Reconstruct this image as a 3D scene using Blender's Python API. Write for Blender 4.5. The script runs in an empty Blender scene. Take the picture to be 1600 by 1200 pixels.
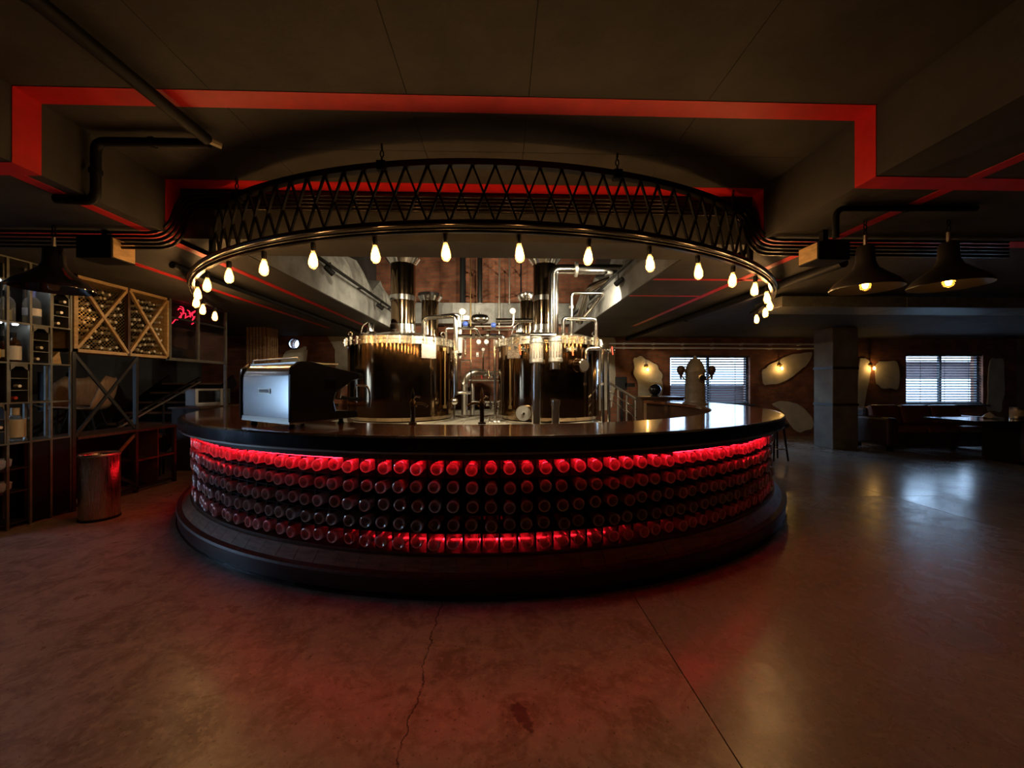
import bpy, math, random
from mathutils import Vector, Matrix, Euler

random.seed(7)
S = bpy.context.scene
COL = S.collection
PI = math.pi
R = math.radians

# ------------------------------------------------------------------ camera
CAM_Z = 1.40
YAW = R(1.7)                      # building axes against the view axis
F = 600.0                         # focal length in pixels of the 1600x1200 frame
cd = bpy.data.cameras.new('camera'); cam = bpy.data.objects.new('camera', cd); COL.objects.link(cam)
cam.location = (0, 0, CAM_Z); cam.rotation_euler = (PI / 2, 0, -YAW)
cd.sensor_width = 36; cd.lens = F / 1600 * 36; cd.clip_start = .05; cd.clip_end = 200
S.camera = cam
FWD = Vector((math.sin(YAW), math.cos(YAW), 0)); RGT = Vector((math.cos(YAW), -math.sin(YAW), 0))

# ------------------------------------------------------------------ world: overcast sky seen through the windows
w = bpy.data.worlds.new('overcast'); S.world = w; w.use_nodes = True
bg = w.node_tree.nodes['Background']; bg.inputs[0].default_value = (.50, .72, 1, 1); bg.inputs[1].default_value = 8.5

S.view_settings.view_transform = 'Standard'; S.view_settings.look = 'None'
S.view_settings.gamma = 1; S.view_settings.use_curve_mapping = False
S.view_settings.exposure = 0.0
S.cycles.max_bounces = 10; S.cycles.diffuse_bounces = 3; S.cycles.glossy_bounces = 4
S.cycles.transmission_bounces = 6; S.cycles.transparent_max_bounces = 24
S.cycles.sample_clamp_indirect = 6; S.cycles.use_denoising = True
S.cycles.caustics_reflective = False; S.cycles.caustics_refractive = False

# ------------------------------------------------------------------ helpers
def P(px, py, d):                 # picture position at a depth along the view axis -> world point
    return Vector((0, 0, CAM_Z)) + FWD * d + RGT * ((px - 800) / F * d) + Vector((0, 0, (600 - py) / F * d))
def PZ(px, py, z): return P(px, py, (CAM_Z - z) * F / (py - 600))
def PY(px, py, Y):
    t = (px - 800) / F; return P(px, py, Y / (FWD.y + RGT.y * t))
def PX(px, py, X):
    t = (px - 800) / F; return P(px, py, X / (FWD.x + RGT.x * t))

class MB:
    def __init__(s): s.v = []; s.f = []
    def add(s, vs, fs, M=None):
        b = len(s.v)
        s.v += [tuple(M @ Vector(q)) if M else tuple(q) for q in vs]
        s.f += [tuple(i + b for i in q) for q in fs]; return s
    def box(s, a, b, M=None):
        (x0, y0, z0), (x1, y1, z1) = a, b
        return s.add([(x0,y0,z0),(x1,y0,z0),(x1,y1,z0),(x0,y1,z0),(x0,y0,z1),(x1,y0,z1),(x1,y1,z1),(x0,y1,z1)],
                     [(0,3,2,1),(4,5,6,7),(0,1,5,4),(1,2,6,5),(2,3,7,6),(3,0,4,7)], M)
    def cbox(s, c, sz, M=None):
        c = Vector(c); h = Vector(sz) / 2; return s.box(c - h, c + h, M)
    def bar(s, p, q, wx, wy=None, up=(0,0,1)):
        p = Vector(p); q = Vector(q); d = q - p; L = d.length; d.normalize(); wy = wy or wx
        u = Vector(up)
        if abs(d.dot(u)) > .98: u = Vector((1,0,0))
        a = d.cross(u).normalized(); b = a.cross(d).normalized()
        M = Matrix(((a.x,d.x,b.x,p.x),(a.y,d.y,b.y,p.y),(a.z,d.z,b.z,p.z),(0,0,0,1)))
        return s.box((-wx/2,0,-wy/2),(wx/2,L,wy/2), M)
    def tube(s, pts, r, n=10, caps=True, closed=False):
        pts = [Vector(p) for p in pts]; N = len(pts); rs = r if isinstance(r, (list, tuple)) else [r]*N
        tang = []
        for i in range(N):
            a = pts[i-1] if (i > 0 or closed) else pts[i]; b = pts[(i+1) % N] if (i < N-1 or closed) else pts[i]
            tang.append((b-a).normalized())
        u = tang[0].orthogonal().normalized(); vs = []
        for i in range(N):
            u = (u - tang[i]*u.dot(tang[i])); u = u.normalized() if u.length > 1e-6 else tang[i].orthogonal().normalized()
            k = tang[i].cross(u)
            for j in range(n):
                a = 2*PI*j/n; vs.append(pts[i] + (u*math.cos(a) + k*math.sin(a))*rs[i])
        fs = []
        for i in range(N if closed else N-1):
            i2 = (i+1) % N
            for j in range(n):
                j2 = (j+1) % n; fs.append((i*n+j, i*n+j2, i2*n+j2, i2*n+j))
        if caps and not closed:
            fs.append(tuple(reversed(range(n)))); fs.append(tuple((N-1)*n+j for j in range(n)))
        return s.add(vs, fs)
    def lathe(s, prof, n=24, a0=0, a1=None, M=None, closed_prof=False):
        # prof: (r, z); angle measured so that 0 points to -Y
        full = a1 is None; a1 = 2*PI if full else a1
        m = len(prof); cnt = n if full else n+1; vs = []
        for i in range(cnt):
            a = a0 + (a1-a0)*i/n
            for r, z in prof: vs.append((r*math.sin(a), -r*math.cos(a), z))
        fs = []
        for i in range(n):
            i2 = (i+1) % cnt
            for j in range(m if closed_prof else m-1):
                j2 = (j+1) % m
                fs.append((i*m+j, i2*m+j, i2*m+j2, i*m+j2))
        if not full and closed_prof:
            fs.append(tuple(reversed(range(m)))); fs.append(tuple((cnt-1)*m+j for j in range(m)))
        if full and not closed_prof:
            if prof[0][0] > 1e-4: fs.append(tuple(i*m for i in reversed(range(n))))
            if prof[-1][0] > 1e-4: fs.append(tuple(i*m+m-1 for i in range(n)))
        return s.add(vs, fs, M)
    def prism(s, poly, thick, to3):     # poly 2-D, to3(u, v, w) -> point, extruded w 0..thick
        n = len(poly)
        vs = [to3(u, v, 0) for u, v in poly] + [to3(u, v, thick) for u, v in poly]
        fs = [tuple(range(n)), tuple(reversed(range(n, 2*n)))] + [(i, (i+1) % n, n+(i+1) % n, n+i) for i in range(n)]
        return s.add(vs, fs)

def fillet(pts, r, k=5):
    pts = [Vector(p) for p in pts]; out = [pts[0]]
    for i in range(1, len(pts)-1):
        a, b, c = pts[i-1], pts[i], pts[i+1]
        ra = min(r, (a-b).length*.48, (c-b).length*.48)
        p0 = b + (a-b).normalized()*ra; p1 = b + (c-b).normalized()*ra
        for j in range(k+1):
            t = j/k; out.append(p0*(1-t)**2 + b*2*t*(1-t) + p1*t*t)
    out.append(pts[-1]); return out

def mesh_of(name, mb, mat, smooth=None):
    me = bpy.data.meshes.new(name); me.from_pydata(mb.v, [], mb.f); me.update()
    import bmesh
    bm = bmesh.new(); bm.from_mesh(me); bmesh.ops.recalc_face_normals(bm, faces=bm.faces); bm.to_mesh(me); bm.free()
    if smooth:
        me.polygons.foreach_set('use_smooth', [True]*len(me.polygons)); me.set_sharp_from_angle(angle=R(smooth))
    if mat: me.materials.append(mat)
    return me
def obj(name, mb, mat, parent=None, smooth=None, bev=0, local=False):
    me = mb if isinstance(mb, bpy.types.Mesh) else mesh_of(name, mb, mat, smooth)
    o = bpy.data.objects.new(name, me); COL.objects.link(o)
    if parent:
        o.parent = parent
        if not local and parent.parent is None: o.matrix_parent_inverse = parent.matrix_basis.inverted()
    if bev:
        b = o.modifiers.new('bevel', 'BEVEL'); b.width = bev; b.segments = 2; b.limit_method = 'ANGLE'; b.angle_limit = R(40)
    return o
def tag(o, label=None, cat=None, group=None, kind=None):
    if label: o['label'] = label
    if cat: o['category'] = cat
    if group: o['group'] = group
    if kind: o['kind'] = kind
    return o
def thing(name, label, cat, loc=(0,0,0), rz=0, group=None):
    o = bpy.data.objects.new(name, None); COL.objects.link(o); o.location = loc; o.rotation_euler = (0,0,rz)
    o.empty_display_size = .1
    return tag(o, label, cat, group)
def struct(name, mb, mat, label=None, parent=None, **k):
    o = obj(name, mb, mat, parent, **k)
    if not parent: tag(o, label, None, None, 'structure'); o['category'] = name.split('_')[0]
    return o
def copy_tree(o, parent=None):
    c = o.copy(); COL.objects.link(c); c.parent = parent
    for ch in list(o.children): copy_tree(ch, c)
    return c
def ordinal(n):
    return str(n) + ('th' if 10 <= n % 100 <= 20 else {1:'st',2:'nd',3:'rd'}.get(n % 10, 'th'))

# ------------------------------------------------------------------ materials
def mat(name, col, rough=.5, metal=0, noise=0, nscale=8, bump=0, bscale=40, emis=None, estr=0, coat=0, rvar=0, spec=.5, col2=None, stretch=None, trans=0, aniso=0):
    m = bpy.data.materials.new(name); m.use_nodes = True; nt = m.node_tree; N = nt.nodes; L = nt.links
    b = N['Principled BSDF']; b.inputs['Base Color'].default_value = (*col, 1); b.inputs['Roughness'].default_value = rough
    b.inputs['Metallic'].default_value = metal; b.inputs['Specular IOR Level'].default_value = spec
    b.inputs['Coat Weight'].default_value = coat; b.inputs['Coat Roughness'].default_value = .06
    b.inputs['Transmission Weight'].default_value = trans
    if aniso: b.inputs['Anisotropic'].default_value = aniso
    if emis: b.inputs['Emission Color'].default_value = (*emis, 1); b.inputs['Emission Strength'].default_value = estr
    if noise or bump or rvar:
        tc = N.new('ShaderNodeNewGeometry'); mp = N.new('ShaderNodeMapping'); L.new(tc.outputs['Position'], mp.inputs[0])
        if stretch: mp.inputs['Scale'].default_value = stretch
        nz = N.new('ShaderNodeTexNoise'); nz.inputs['Scale'].default_value = nscale; nz.inputs['Detail'].default_value = 8; nz.inputs['Roughness'].default_value = .62
        L.new(mp.outputs[0], nz.inputs['Vector'])
        if noise:
            rp = N.new('ShaderNodeValToRGB'); c2 = col2 or tuple(c*(1-noise) for c in col); c1 = tuple(min(1, c*(1+noise*.6)) for c in col) if not col2 else col
            rp.color_ramp.elements[0].position = .32; rp.color_ramp.elements[1].position = .68
            rp.color_ramp.elements[0].color = (*c2, 1); rp.color_ramp.elements[1].color = (*c1, 1)
            L.new(nz.outputs[0], rp.inputs[0]); L.new(rp.outputs[0], b.inputs['Base Color'])
        if rvar:
            mr = N.new('ShaderNodeMapRange'); mr.inputs['To Min'].default_value = max(.02, rough-rvar); mr.inputs['To Max'].default_value = rough+rvar
            mr.inputs['From Min'].default_value = .3; mr.inputs['From Max'].default_value = .7
            L.new(nz.outputs[0], mr.inputs[0]); L.new(mr.outputs[0], b.inputs['Roughness'])
        if bump:
            n2 = N.new('ShaderNodeTexNoise'); n2.inputs['Scale'].default_value = bscale; n2.inputs['Detail'].default_value = 5
            L.new(mp.outputs[0], n2.inputs['Vector'])
            bp = N.new('ShaderNodeBump'); bp.inputs['Strength'].default_value = bump; bp.inputs['Distance'].default_value = .01
            L.new(n2.outputs[0], bp.inputs['Height']); L.new(bp.outputs[0], b.inputs['Normal'])
    return m

def emit(name, col, s):
    m = bpy.data.materials.new(name); m.use_nodes = True; nt = m.node_tree
    nt.nodes.remove(nt.nodes['Principled BSDF']); e = nt.nodes.new('ShaderNodeEmission')
    e.inputs[0].default_value = (*col, 1); e.inputs[1].default_value = s
    nt.links.new(e.outputs[0], nt.nodes['Material Output'].inputs[0]); return m

def thin_glass(name, tint, milky=0, milk=(.8,.8,.8), ior=1.45, rough=.05, rim=(1,1,1)):
    m = bpy.data.materials.new(name); m.use_nodes = True; nt = m.node_tree; N = nt.nodes; L = nt.links
    N.remove(N['Principled BSDF']); out = N['Material Output']
    t = N.new('ShaderNodeBsdfTransparent'); t.inputs[0].default_value = (*tint, 1); sh = t
    if milky:
        d = N.new('ShaderNodeBsdfDiffuse'); d.inputs[0].default_value = (*milk, 1)
        tr = N.new('ShaderNodeBsdfTranslucent'); tr.inputs[0].default_value = (*milk, 1)
        mx = N.new('ShaderNodeMixShader'); mx.inputs[0].default_value = .6; L.new(d.outputs[0], mx.inputs[1]); L.new(tr.outputs[0], mx.inputs[2])
        m2 = N.new('ShaderNodeMixShader'); m2.inputs[0].default_value = milky; L.new(t.outputs[0], m2.inputs[1]); L.new(mx.outputs[0], m2.inputs[2]); sh = m2
    g = N.new('ShaderNodeBsdfGlossy'); g.inputs['Roughness'].default_value = rough; g.inputs[0].default_value = (*rim, 1)
    lw = N.new('ShaderNodeLayerWeight'); lw.inputs[0].default_value = .5      # facing term, the same from both sides of the thin wall
    pw_ = N.new('ShaderNodeMath'); pw_.operation = 'POWER'; L.new(lw.outputs['Facing'], pw_.inputs[0]); pw_.inputs[1].default_value = 4.0
    f0 = ((ior-1)/(ior+1))**2; fr = N.new('ShaderNodeMapRange'); fr.inputs['To Min'].default_value = f0; fr.inputs['To Max'].default_value = 1; L.new(pw_.outputs[0], fr.inputs[0])
    mg = N.new('ShaderNodeMixShader'); L.new(fr.outputs[0], mg.inputs[0]); L.new(sh.outputs[0], mg.inputs[1]); L.new(g.outputs[0], mg.inputs[2])
    L.new(mg.outputs[0], out.inputs[0]); return m

def brick_mat(name, c1, c2, mortar, plane='xz', scale=1.0):
    m = bpy.data.materials.new(name); m.use_nodes = True; nt = m.node_tree; N = nt.nodes; L = nt.links; b = N['Principled BSDF']
    ge = N.new('ShaderNodeNewGeometry'); sp = N.new('ShaderNodeSeparateXYZ'); cb = N.new('ShaderNodeCombineXYZ'); L.new(ge.outputs['Position'], sp.inputs[0])
    L.new(sp.outputs[0 if plane == 'xz' else 1], cb.inputs[0]); L.new(sp.outputs[2], cb.inputs[1])
    br = N.new('ShaderNodeTexBrick'); L.new(cb.outputs[0], br.inputs['Vector']); br.inputs['Scale'].default_value = 1
    br.inputs['Brick Width'].default_value = .26*scale; br.inputs['Row Height'].default_value = .078*scale; br.inputs['Mortar Size'].default_value = .009
    br.inputs['Color1'].default_value = (*c1, 1); br.inputs['Color2'].default_value = (*c2, 1); br.inputs['Mortar'].default_value = (*mortar, 1)
    nz = N.new('ShaderNodeTexNoise'); nz.inputs['Scale'].default_value = 3; nz.inputs['Detail'].default_value = 8; L.new(ge.outputs['Position'], nz.inputs['Vector'])
    mr = N.new('ShaderNodeMapRange'); mr.inputs['From Min'].default_value = .3; mr.inputs['From Max'].default_value = .7; mr.inputs['To Min'].default_value = .45; mr.inputs['To Max'].default_value = 1.2
    L.new(nz.outputs[0], mr.inputs[0])
    mx = N.new('ShaderNodeMix'); mx.data_type = 'RGBA'; mx.blend_type = 'MULTIPLY'; mx.inputs[0].default_value = 1
    L.new(br.outputs[0], mx.inputs[6]); L.new(mr.outputs[0], mx.inputs[7]); L.new(mx.outputs[2], b.inputs['Base Color'])
    bp = N.new('ShaderNodeBump'); bp.inputs['Strength'].default_value = .7; bp.inputs['Distance'].default_value = .012; bp.invert = True
    L.new(br.outputs['Fac'], bp.inputs['Height']); L.new(bp.outputs[0], b.inputs['Normal']); b.inputs['Roughness'].default_value = .85
    return m

def floor_mat(smooth=0):
    m = bpy.data.materials.new('smooth sealed concrete' if smooth else 'polished concrete'); m.use_nodes = True; nt = m.node_tree; N = nt.nodes; L = nt.links; b = N['Principled BSDF']
    ge = N.new('ShaderNodeNewGeometry'); pos = ge.outputs['Position']
    def noise(sc, det=8, ro=.6, dist=0):
        n = N.new('ShaderNodeTexNoise'); n.inputs['Scale'].default_value = sc; n.inputs['Detail'].default_value = det; n.inputs['Roughness'].default_value = ro
        n.inputs['Distortion'].default_value = dist; L.new(pos, n.inputs['Vector']); return n.outputs[0]
    def mrange(x, a, c, lo, hi):
        n = N.new('ShaderNodeMapRange'); n.inputs['From Min'].default_value = a; n.inputs['From Max'].default_value = c
        n.inputs['To Min'].default_value = lo; n.inputs['To Max'].default_value = hi; L.new(x, n.inputs[0]); return n.outputs[0]
    def math_(op, x, y=None):
        n = N.new('ShaderNodeMath'); n.operation = op
        for i, q in enumerate((x, y)):
            if q is None: continue
            if isinstance(q, (int, float)): n.inputs[i].default_value = q
            else: L.new(q, n.inputs[i])
        return n.outputs[0]
    def mixc(fac, a, c, mode='MIX'):
        n = N.new('ShaderNodeMix'); n.data_type = 'RGBA'; n.blend_type = mode
        for i, q in ((0, fac), (6, a), (7, c)):
            if isinstance(q, tuple): n.inputs[i].default_value = (*q, 1)
            elif isinstance(q, (int, float)): n.inputs[i].default_value = q
            else: L.new(q, n.inputs[i])
        return n.outputs[2]
    big = noise(.9, 6, .55, .6); mid = noise(5, 9, .65, .8); fine = noise(28, 6, .6); spk = noise(60, 3, .5)
    c = mixc(mrange(big, .35, .65, 0, 1), (.31, .25, .205), (.42, .35, .29))
    if smooth: c = mixc(mrange(big, .35, .65, 0, 1), (.27, .235, .205), (.35, .315, .275))
    c = mixc(mrange(mid, .44, .62, 0, .40 if smooth else .72), c, (.13, .085, .06))
    c = mixc(mrange(fine, .50, .66, 0, .30 if smooth else .55), c, (.50, .40, .30))
    c = mixc(mrange(spk, .63, .70, 0, .7), c, (.06, .04, .03))
    sp = N.new('ShaderNodeSeparateXYZ'); L.new(pos, sp.inputs[0])
    # the long hairline crack
    wob = math_('ADD', math_('MULTIPLY', math_('SUBTRACT', noise(7, 6, .6), .5), .10), math_('MULTIPLY', math_('SUBTRACT', noise(1.3, 2), .5), .12))
    dx = math_('ABSOLUTE', math_('ADD', math_('ADD', sp.outputs[0], .385), wob))
    crack = math_('MULTIPLY', mrange(dx, .0015, .006, 1, 0), mrange(mid, .4, .5, .35, 1))
    c = mixc(crack, c, (.03, .02, .015))
    # one dark spill mark
    sx, sy, _ = PZ(815, 1118, 0)
    rx, ry, _ = PZ(798, 1092, 0); tx, ty, _ = PZ(826, 1145, 0)
    ang = math.atan2(ry-ty, rx-tx)
    ex = math_('SUBTRACT', sp.outputs[0], sx); ey = math_('SUBTRACT', sp.outputs[1], sy)
    u = math_('ADD', math_('MULTIPLY', ex, math.cos(ang)), math_('MULTIPLY', ey, math.sin(ang)))
    v = math_('SUBTRACT', math_('MULTIPLY', ey, math.cos(ang)), math_('MULTIPLY', ex, math.sin(ang)))
    dd = math_('ADD', math_('POWER', math_('ABSOLUTE', math_('DIVIDE', u, .085)), 2), math_('POWER', math_('ABSOLUTE', math_('DIVIDE', v, .032)), 2))
    dd = math_('ADD', dd, math_('MULTIPLY', math_('SUBTRACT', fine, .5), 3.0))
    c = mixc(mrange(dd, .6, 1.2, .85, 0), c, (.045, .022, .015))
    L.new(c, b.inputs['Base Color'])
    L.new(mrange(mid, .3, .7, *((.26, .40), (.21, .33), (.15, .25))[smooth]), b.inputs['Roughness']); b.inputs['Specular IOR Level'].default_value = .6
    bp = N.new('ShaderNodeBump'); bp.inputs['Strength'].default_value = .12; bp.inputs['Distance'].default_value = .01
    L.new(math_('SUBTRACT', noise(9, 4, .5), math_('MULTIPLY', crack, .6)), bp.inputs['Height']); L.new(bp.outputs[0], b.inputs['Normal'])
    return m

M = dict(
    floor=floor_mat(), floor_mid=floor_mat(1), floor_smooth=floor_mat(2),
    slab=mat('ceiling concrete', (.042,.038,.034), .8, noise=.40, nscale=2.2, bump=.25, bscale=30),
    conc=mat('grey concrete', (.26,.265,.26), .85, noise=.4, nscale=3, bump=.5, bscale=18),
    rough_conc=mat('broken concrete', (.30,.30,.28), .9, noise=.55, nscale=4, bump=1, bscale=14),
    red_paint=mat('red paint', (.66,.012,.012), .55, noise=.18, nscale=6),
    dark_wall=mat('dark painted wall', (.035,.032,.032), .8, noise=.4, nscale=2),
    brick=brick_mat('red brick', (.30,.10,.045), (.20,.065,.033), (.17,.11,.08)),
    plaster=mat('old plaster', (.50,.46,.37), .85, noise=.25, nscale=3, bump=.2, bscale=25),
    column=mat('column concrete', (.16,.15,.125), .85, noise=.35, nscale=3, bump=.2),
    black=mat('black steel', (.005,.005,.006), .6, metal=0, spec=.18), panel=mat('mirror steel panel', (.78,.79,.80), .20, metal=1), bronze=mat('dark bronze', (.14,.09,.05), .3, metal=1),
    black_gloss=mat('black gloss', (.008,.008,.01), .12, coat=.6),
    rail=mat('blackened rail', (.05,.042,.038), .3, metal=1),
    rack_steel=mat('grey rack steel', (.15,.15,.13), .5, metal=.35, noise=.3, nscale=12),
    rack_dark=mat('dark rack steel', (.028,.027,.027), .5, metal=.2),
    chrome=mat('polished steel', (.82,.80,.76), .14, metal=1),
    brushed=mat('brushed steel', (.66,.66,.65), .26, metal=1, rvar=.05, nscale=30, stretch=(1,1,12)),
    steel_dull=mat('dull steel', (.55,.53,.48), .34, metal=1),
    bin_steel=mat('bin steel', (.42,.36,.28), .28, metal=1, rvar=.06, nscale=20, stretch=(6,6,.3)),
    tank=mat('dark mirror steel', (.30,.20,.115), .10, metal=1, rvar=.03, nscale=2),
    tank_trim=mat('tank flange steel', (.80,.74,.62), .22, metal=1),
    wood_top=mat('varnished mahogany', (.17,.060,.026), .16, coat=.7, noise=.5, nscale=6, stretch=(1,6,1), rvar=.04),
    wood_dark=mat('dark stained wood', (.075,.036,.020), .42, noise=.5, nscale=9, stretch=(4,4,1)),
    wood_board=mat('brown board', (.26,.15,.075), .5, noise=.45, nscale=7, stretch=(1,1,8)),
    pine=mat('pale pine', (.50,.33,.15), .55, noise=.3, nscale=10, stretch=(1,1,4)),
    plinth=mat('black plinth', (.014,.014,.015), .35),
    rim=mat('dark metal rim', (.055,.06,.07), .24, metal=1, rvar=.08, nscale=3),
    red_back=mat('dark red back panel', (.34,.02,.02), .5),
    bottle=thin_glass('bottle glass', (.62,.56,.55), .36, (.78,.64,.62), 1.5, .08), bottle_rim_glint=thin_glass('thick foot with pale highlight', (.7,.68,.68), .65, (.98,.96,.96), 2.4, .12),
    bulb_glass=thin_glass('amber bulb glass', (1,.80,.50), .22, (1,.55,.18), ior=1.35),
    filament=emit('bulb filament', (1,.66,.36), 195),
    pend_fil=emit('pendant filament', (1,.58,.22), 45), satin=mat('satin steel', (.52,.51,.47), .42, metal=1),
    wall_fil=emit('wall lamp filament', (1,.70,.32), 260),
    led=emit('red led strip', (1,.008,.020), 42),
    led_low=emit('red low led strip', (1,.010,.022), 24),
    neon=emit('red neon tube', (1,.02,.05), 7),
    spot_face=emit('spotlight lens', (1,.88,.66), 25),
    brass=mat('old brass', (.45,.30,.12), .3, metal=1),
    ceramic=mat('grey ceramic', (.20,.185,.165), .35, noise=.3, nscale=10),
    white=mat('white plastic', (.72,.72,.70), .4),
    cream=mat('cream label', (.62,.56,.40), .6),
    yellow=mat('yellow label', (.62,.45,.08), .6),
    blue=mat('blue cap', (.05,.11,.48), .35),
    red_plastic=mat('red plastic', (.6,.05,.03), .4),
    orange=mat('orange handle', (.65,.12,.03), .4),
    clear=thin_glass('clear bottle glass', (.86,.9,.9), .22, (.75,.8,.82), 1.5, .04),
    green_glass=thin_glass('green bottle glass', (.10,.16,.09), .25, (.05,.09,.05), 1.5, .06),
    amber_glass=thin_glass('amber liquor glass', (.40,.18,.05), .3, (.25,.11,.03), 1.5, .05),
    foil=mat('bottle foil', (.80,.76,.66), .35, metal=.2),
    leather=mat('brown leather', (.17,.066,.032), .38, noise=.4, nscale=6, bump=.4, bscale=30),
    leather_dk=mat('dark leather', (.035,.018,.014), .42, bump=.3, bscale=40),
    pane=thin_glass('window pane', (.92,.95,.98), 0, ior=1.3, rough=.02),
    dark_pane=thin_glass('smoked partition glass', (.55,.55,.58), .04, (.2,.2,.22), 1.5, .03),
    slat=mat('dark blind slat', (.05,.05,.06), .5),
    white_pipe=mat('white enamel pipe', (.80,.80,.78), .3),
    ply=mat('bent plywood', (.38,.24,.14), .45, noise=.3, nscale=9, stretch=(1,5,1)),
    micro=mat('grey enamel', (.40,.42,.44), .35),
    puck=emit('shelf puck light', (.85,.93,1), 22),
    blue_tray=mat('pale blue glass', (.42,.52,.62), .3, bump=.8, bscale=60),
    tile=mat('pale deck tile', (.36,.34,.28), .4, noise=.25, nscale=5),
    ground=mat('pale ground', (.86,.88,.9), .9, noise=.1, nscale=1),
    asphalt=mat('wet asphalt', (.10,.10,.11), .8), facade=mat('far facade', (.10,.06,.06), .9, noise=.3, nscale=1),
    copper=mat('copper', (.70,.30,.13), .2, metal=1),
)

# ================================================================== SETTING
ZS, ZB = 3.04, 2.62              # underside of the slab and of the beams
XL, XR = -2.685, 2.205           # the two long beams
D2, D3 = 3.30, 3.72              # cross beam
OL, OR = -2.40, 1.77             # edges of the ceiling opening over the kettles
YB, YF = 10.0, -5.0              # back wall, wall behind the viewer
X0, X1 = -7.6, 14.0

fl = struct('floor', MB().box((X0-.3, YF-.3, -.25), (X1+.3, YB+.3, -.014)), M['plinth'], 'polished brown concrete floor with saw cut joints')
jx = [X0, -7.08, -3.10, .88, 4.86, 8.84, 12.8, X1]; jy = [YF, -3.3, .68, 4.66, 8.64, YB]
for a, b in zip(jx, jx[1:]):
    for c, d in zip(jy, jy[1:]):
        obj('slab', MB().box((a+.003, c+.003, -.014), (b-.003, d-.003, 0)), M['floor' if a < .8 else 'floor_mid' if a < 4 and c < 4 else 'floor_smooth'], fl)

ce = struct('ceiling', MB().box((XL-.3, YF, ZS+.012), (XR+.3, D2+.02, ZS+.3)), M['dark_wall'], 'dark concrete ceiling slab over the bar front')
px = [XL, -1.62, -.53, .16, 1.20, XR]; py = [YF, -2.4, -.1, 2.72, D2]
for a, b in zip(px, px[1:]):
    for c, d in zip(py, py[1:]):
        obj('panel', MB().box((a+.002, c+.002, ZS), (b-.002, d-.002, ZS+.012)), M['slab'], ce)
struct('ceiling_side', MB().box((X0-.3, YF-.3, ZB), (XL, YB+.3, ZS+.3)).box((XL, D3, ZB), (OL, YB+.3, ZS)), M['slab'], 'low concrete ceiling above the wine racks')
struct('ceiling_lounge', MB().box((XR, YF-.3, ZB), (X1+.3, YB+.3, ZS+.3)).box((OR, D3, ZB), (XR, YB+.3, ZS)), M['slab'], 'low concrete ceiling above the lounge side')
struct('trim_1', MB().box((XL-.1, D2, ZB), (XR+.1, D3, ZS+.35)), M['slab'], 'concrete cross beam behind the lattice ring')
# grey edge faces of the opening and the broken upstand on them
def edge_face(name, x, sgn, label):
    mb = MB()
    if sgn < 0: mb.box((x-.004, D3, ZB+.01), (x+.012, YB, ZS))
    else: mb.box((x-.012, D3, ZB+.01), (x+.004, YB, ZS))
    struct(name, mb, M['conc'], label)
edge_face('trim_2', OL, -1, 'grey concrete edge of the ceiling opening by the wine rack')
edge_face('trim_3', OR, 1, 'grey concrete edge of the ceiling opening by the lounge')
def upstand(name, x, sgn, label):
    mb = MB(); n = 26; prof = []
    rnd = random.Random(3 if sgn < 0 else 5); vs = []; fs = []
    for i in range(n+1):
        y = D3 + (YB-D3)*i/n; h = .42 + .16*math.sin(i*1.1+sgn) + rnd.uniform(-.06,.06)
        if 9 <= i <= 12: h += .18
        o = .05 + .05*rnd.random()
        ring = [(x+sgn*o, y, ZS), (x+sgn*(o+.03*rnd.random()), y, ZS+h*.5), (x+sgn*(o+.10+.06*rnd.random()), y, ZS+h), (x+sgn*.5, y, ZS+h+.02), (x+sgn*.5, y, ZS)]
        vs += ring
    for i in range(n):
        for j in range(5):
            j2 = (j+1) % 5; fs.append((i*5+j, i*5+j2, (i+1)*5+j2, (i+1)*5+j))
    fs += [(0,1,2,3,4), tuple(n*5+k for k in (4,3,2,1,0))]
    struct(name, mb.add(vs, fs), M['rough_conc'], label)
upstand('trim_4', OL, -1, 'broken rough concrete ledge above the opening edge nearest the racks')
upstand('trim_5', OR, 1, 'broken rough concrete ledge above the opening edge nearest the lounge')
# the tall void over the kettles
struct('wall_void', MB().box((-3.4, D3, ZS+.01), (-3.2, YB, 6.2)).box((2.5, D3, ZS+.01), (2.7, YB, 6.2)).box((-3.4, D3-.15, ZS+.3), (2.7, D3, 6.2)), M['dark_wall'], 'dark upper walls around the tall opening')
struct('ceiling_void', MB().box((-3.6, D3-.3, 6.2), (2.9, YB+.3, 6.4)), M['dark_wall'], 'dark roof high above the kettles')

# windows in the back wall
W1a, W1b = PY(1047, 632, YB), PY(1172, 556, YB); W2a, W2b = PY(1416, 632, YB), PY(1536, 554, YB)
PH = PY(460, 537, YB); PR = .135
def wall_panels(xs_holes, z0, z1, xa, xb, y0, y1, mb):
    x = xa
    for (a, b, c, d) in xs_holes:
        mb.box((x, y0, z0), (a, y1, z1)); mb.box((a, y0, z0), (b, y1, c)); mb.box((a, y0, d), (b, y1, z1)); x = b
    mb.box((x, y0, z0), (xb, y1, z1)); return mb
mbw = MB()
ph = .3
wall_panels([(PH.x-ph, PH.x+ph, PH.z-ph, PH.z+ph), (W1a.x, W1b.x, W1a.z, W1b.z), (W2a.x, W2b.x, W2a.z, W2b.z)], -.1, 6.2, X0-.3, X1+.3, YB, YB+.28, mbw)
nseg = 32; vs = []; fs = []
for i in range(nseg):
    a = 2*PI*i/nseg; c, s = math.cos(a), math.sin(a); k = ph/max(abs(c), abs(s))
    vs += [(PH.x+c*PR, YB, PH.z+s*PR), (PH.x+c*k, YB, PH.z+s*k), (PH.x+c*PR, YB+.28, PH.z+s*PR)]
for i in range(nseg):
    j = (i+1) % nseg; fs += [(i*3, i*3+1, j*3+1, j*3), (i*3, j*3, j*3+2, i*3+2)]
mbw.add(vs, fs)
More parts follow.
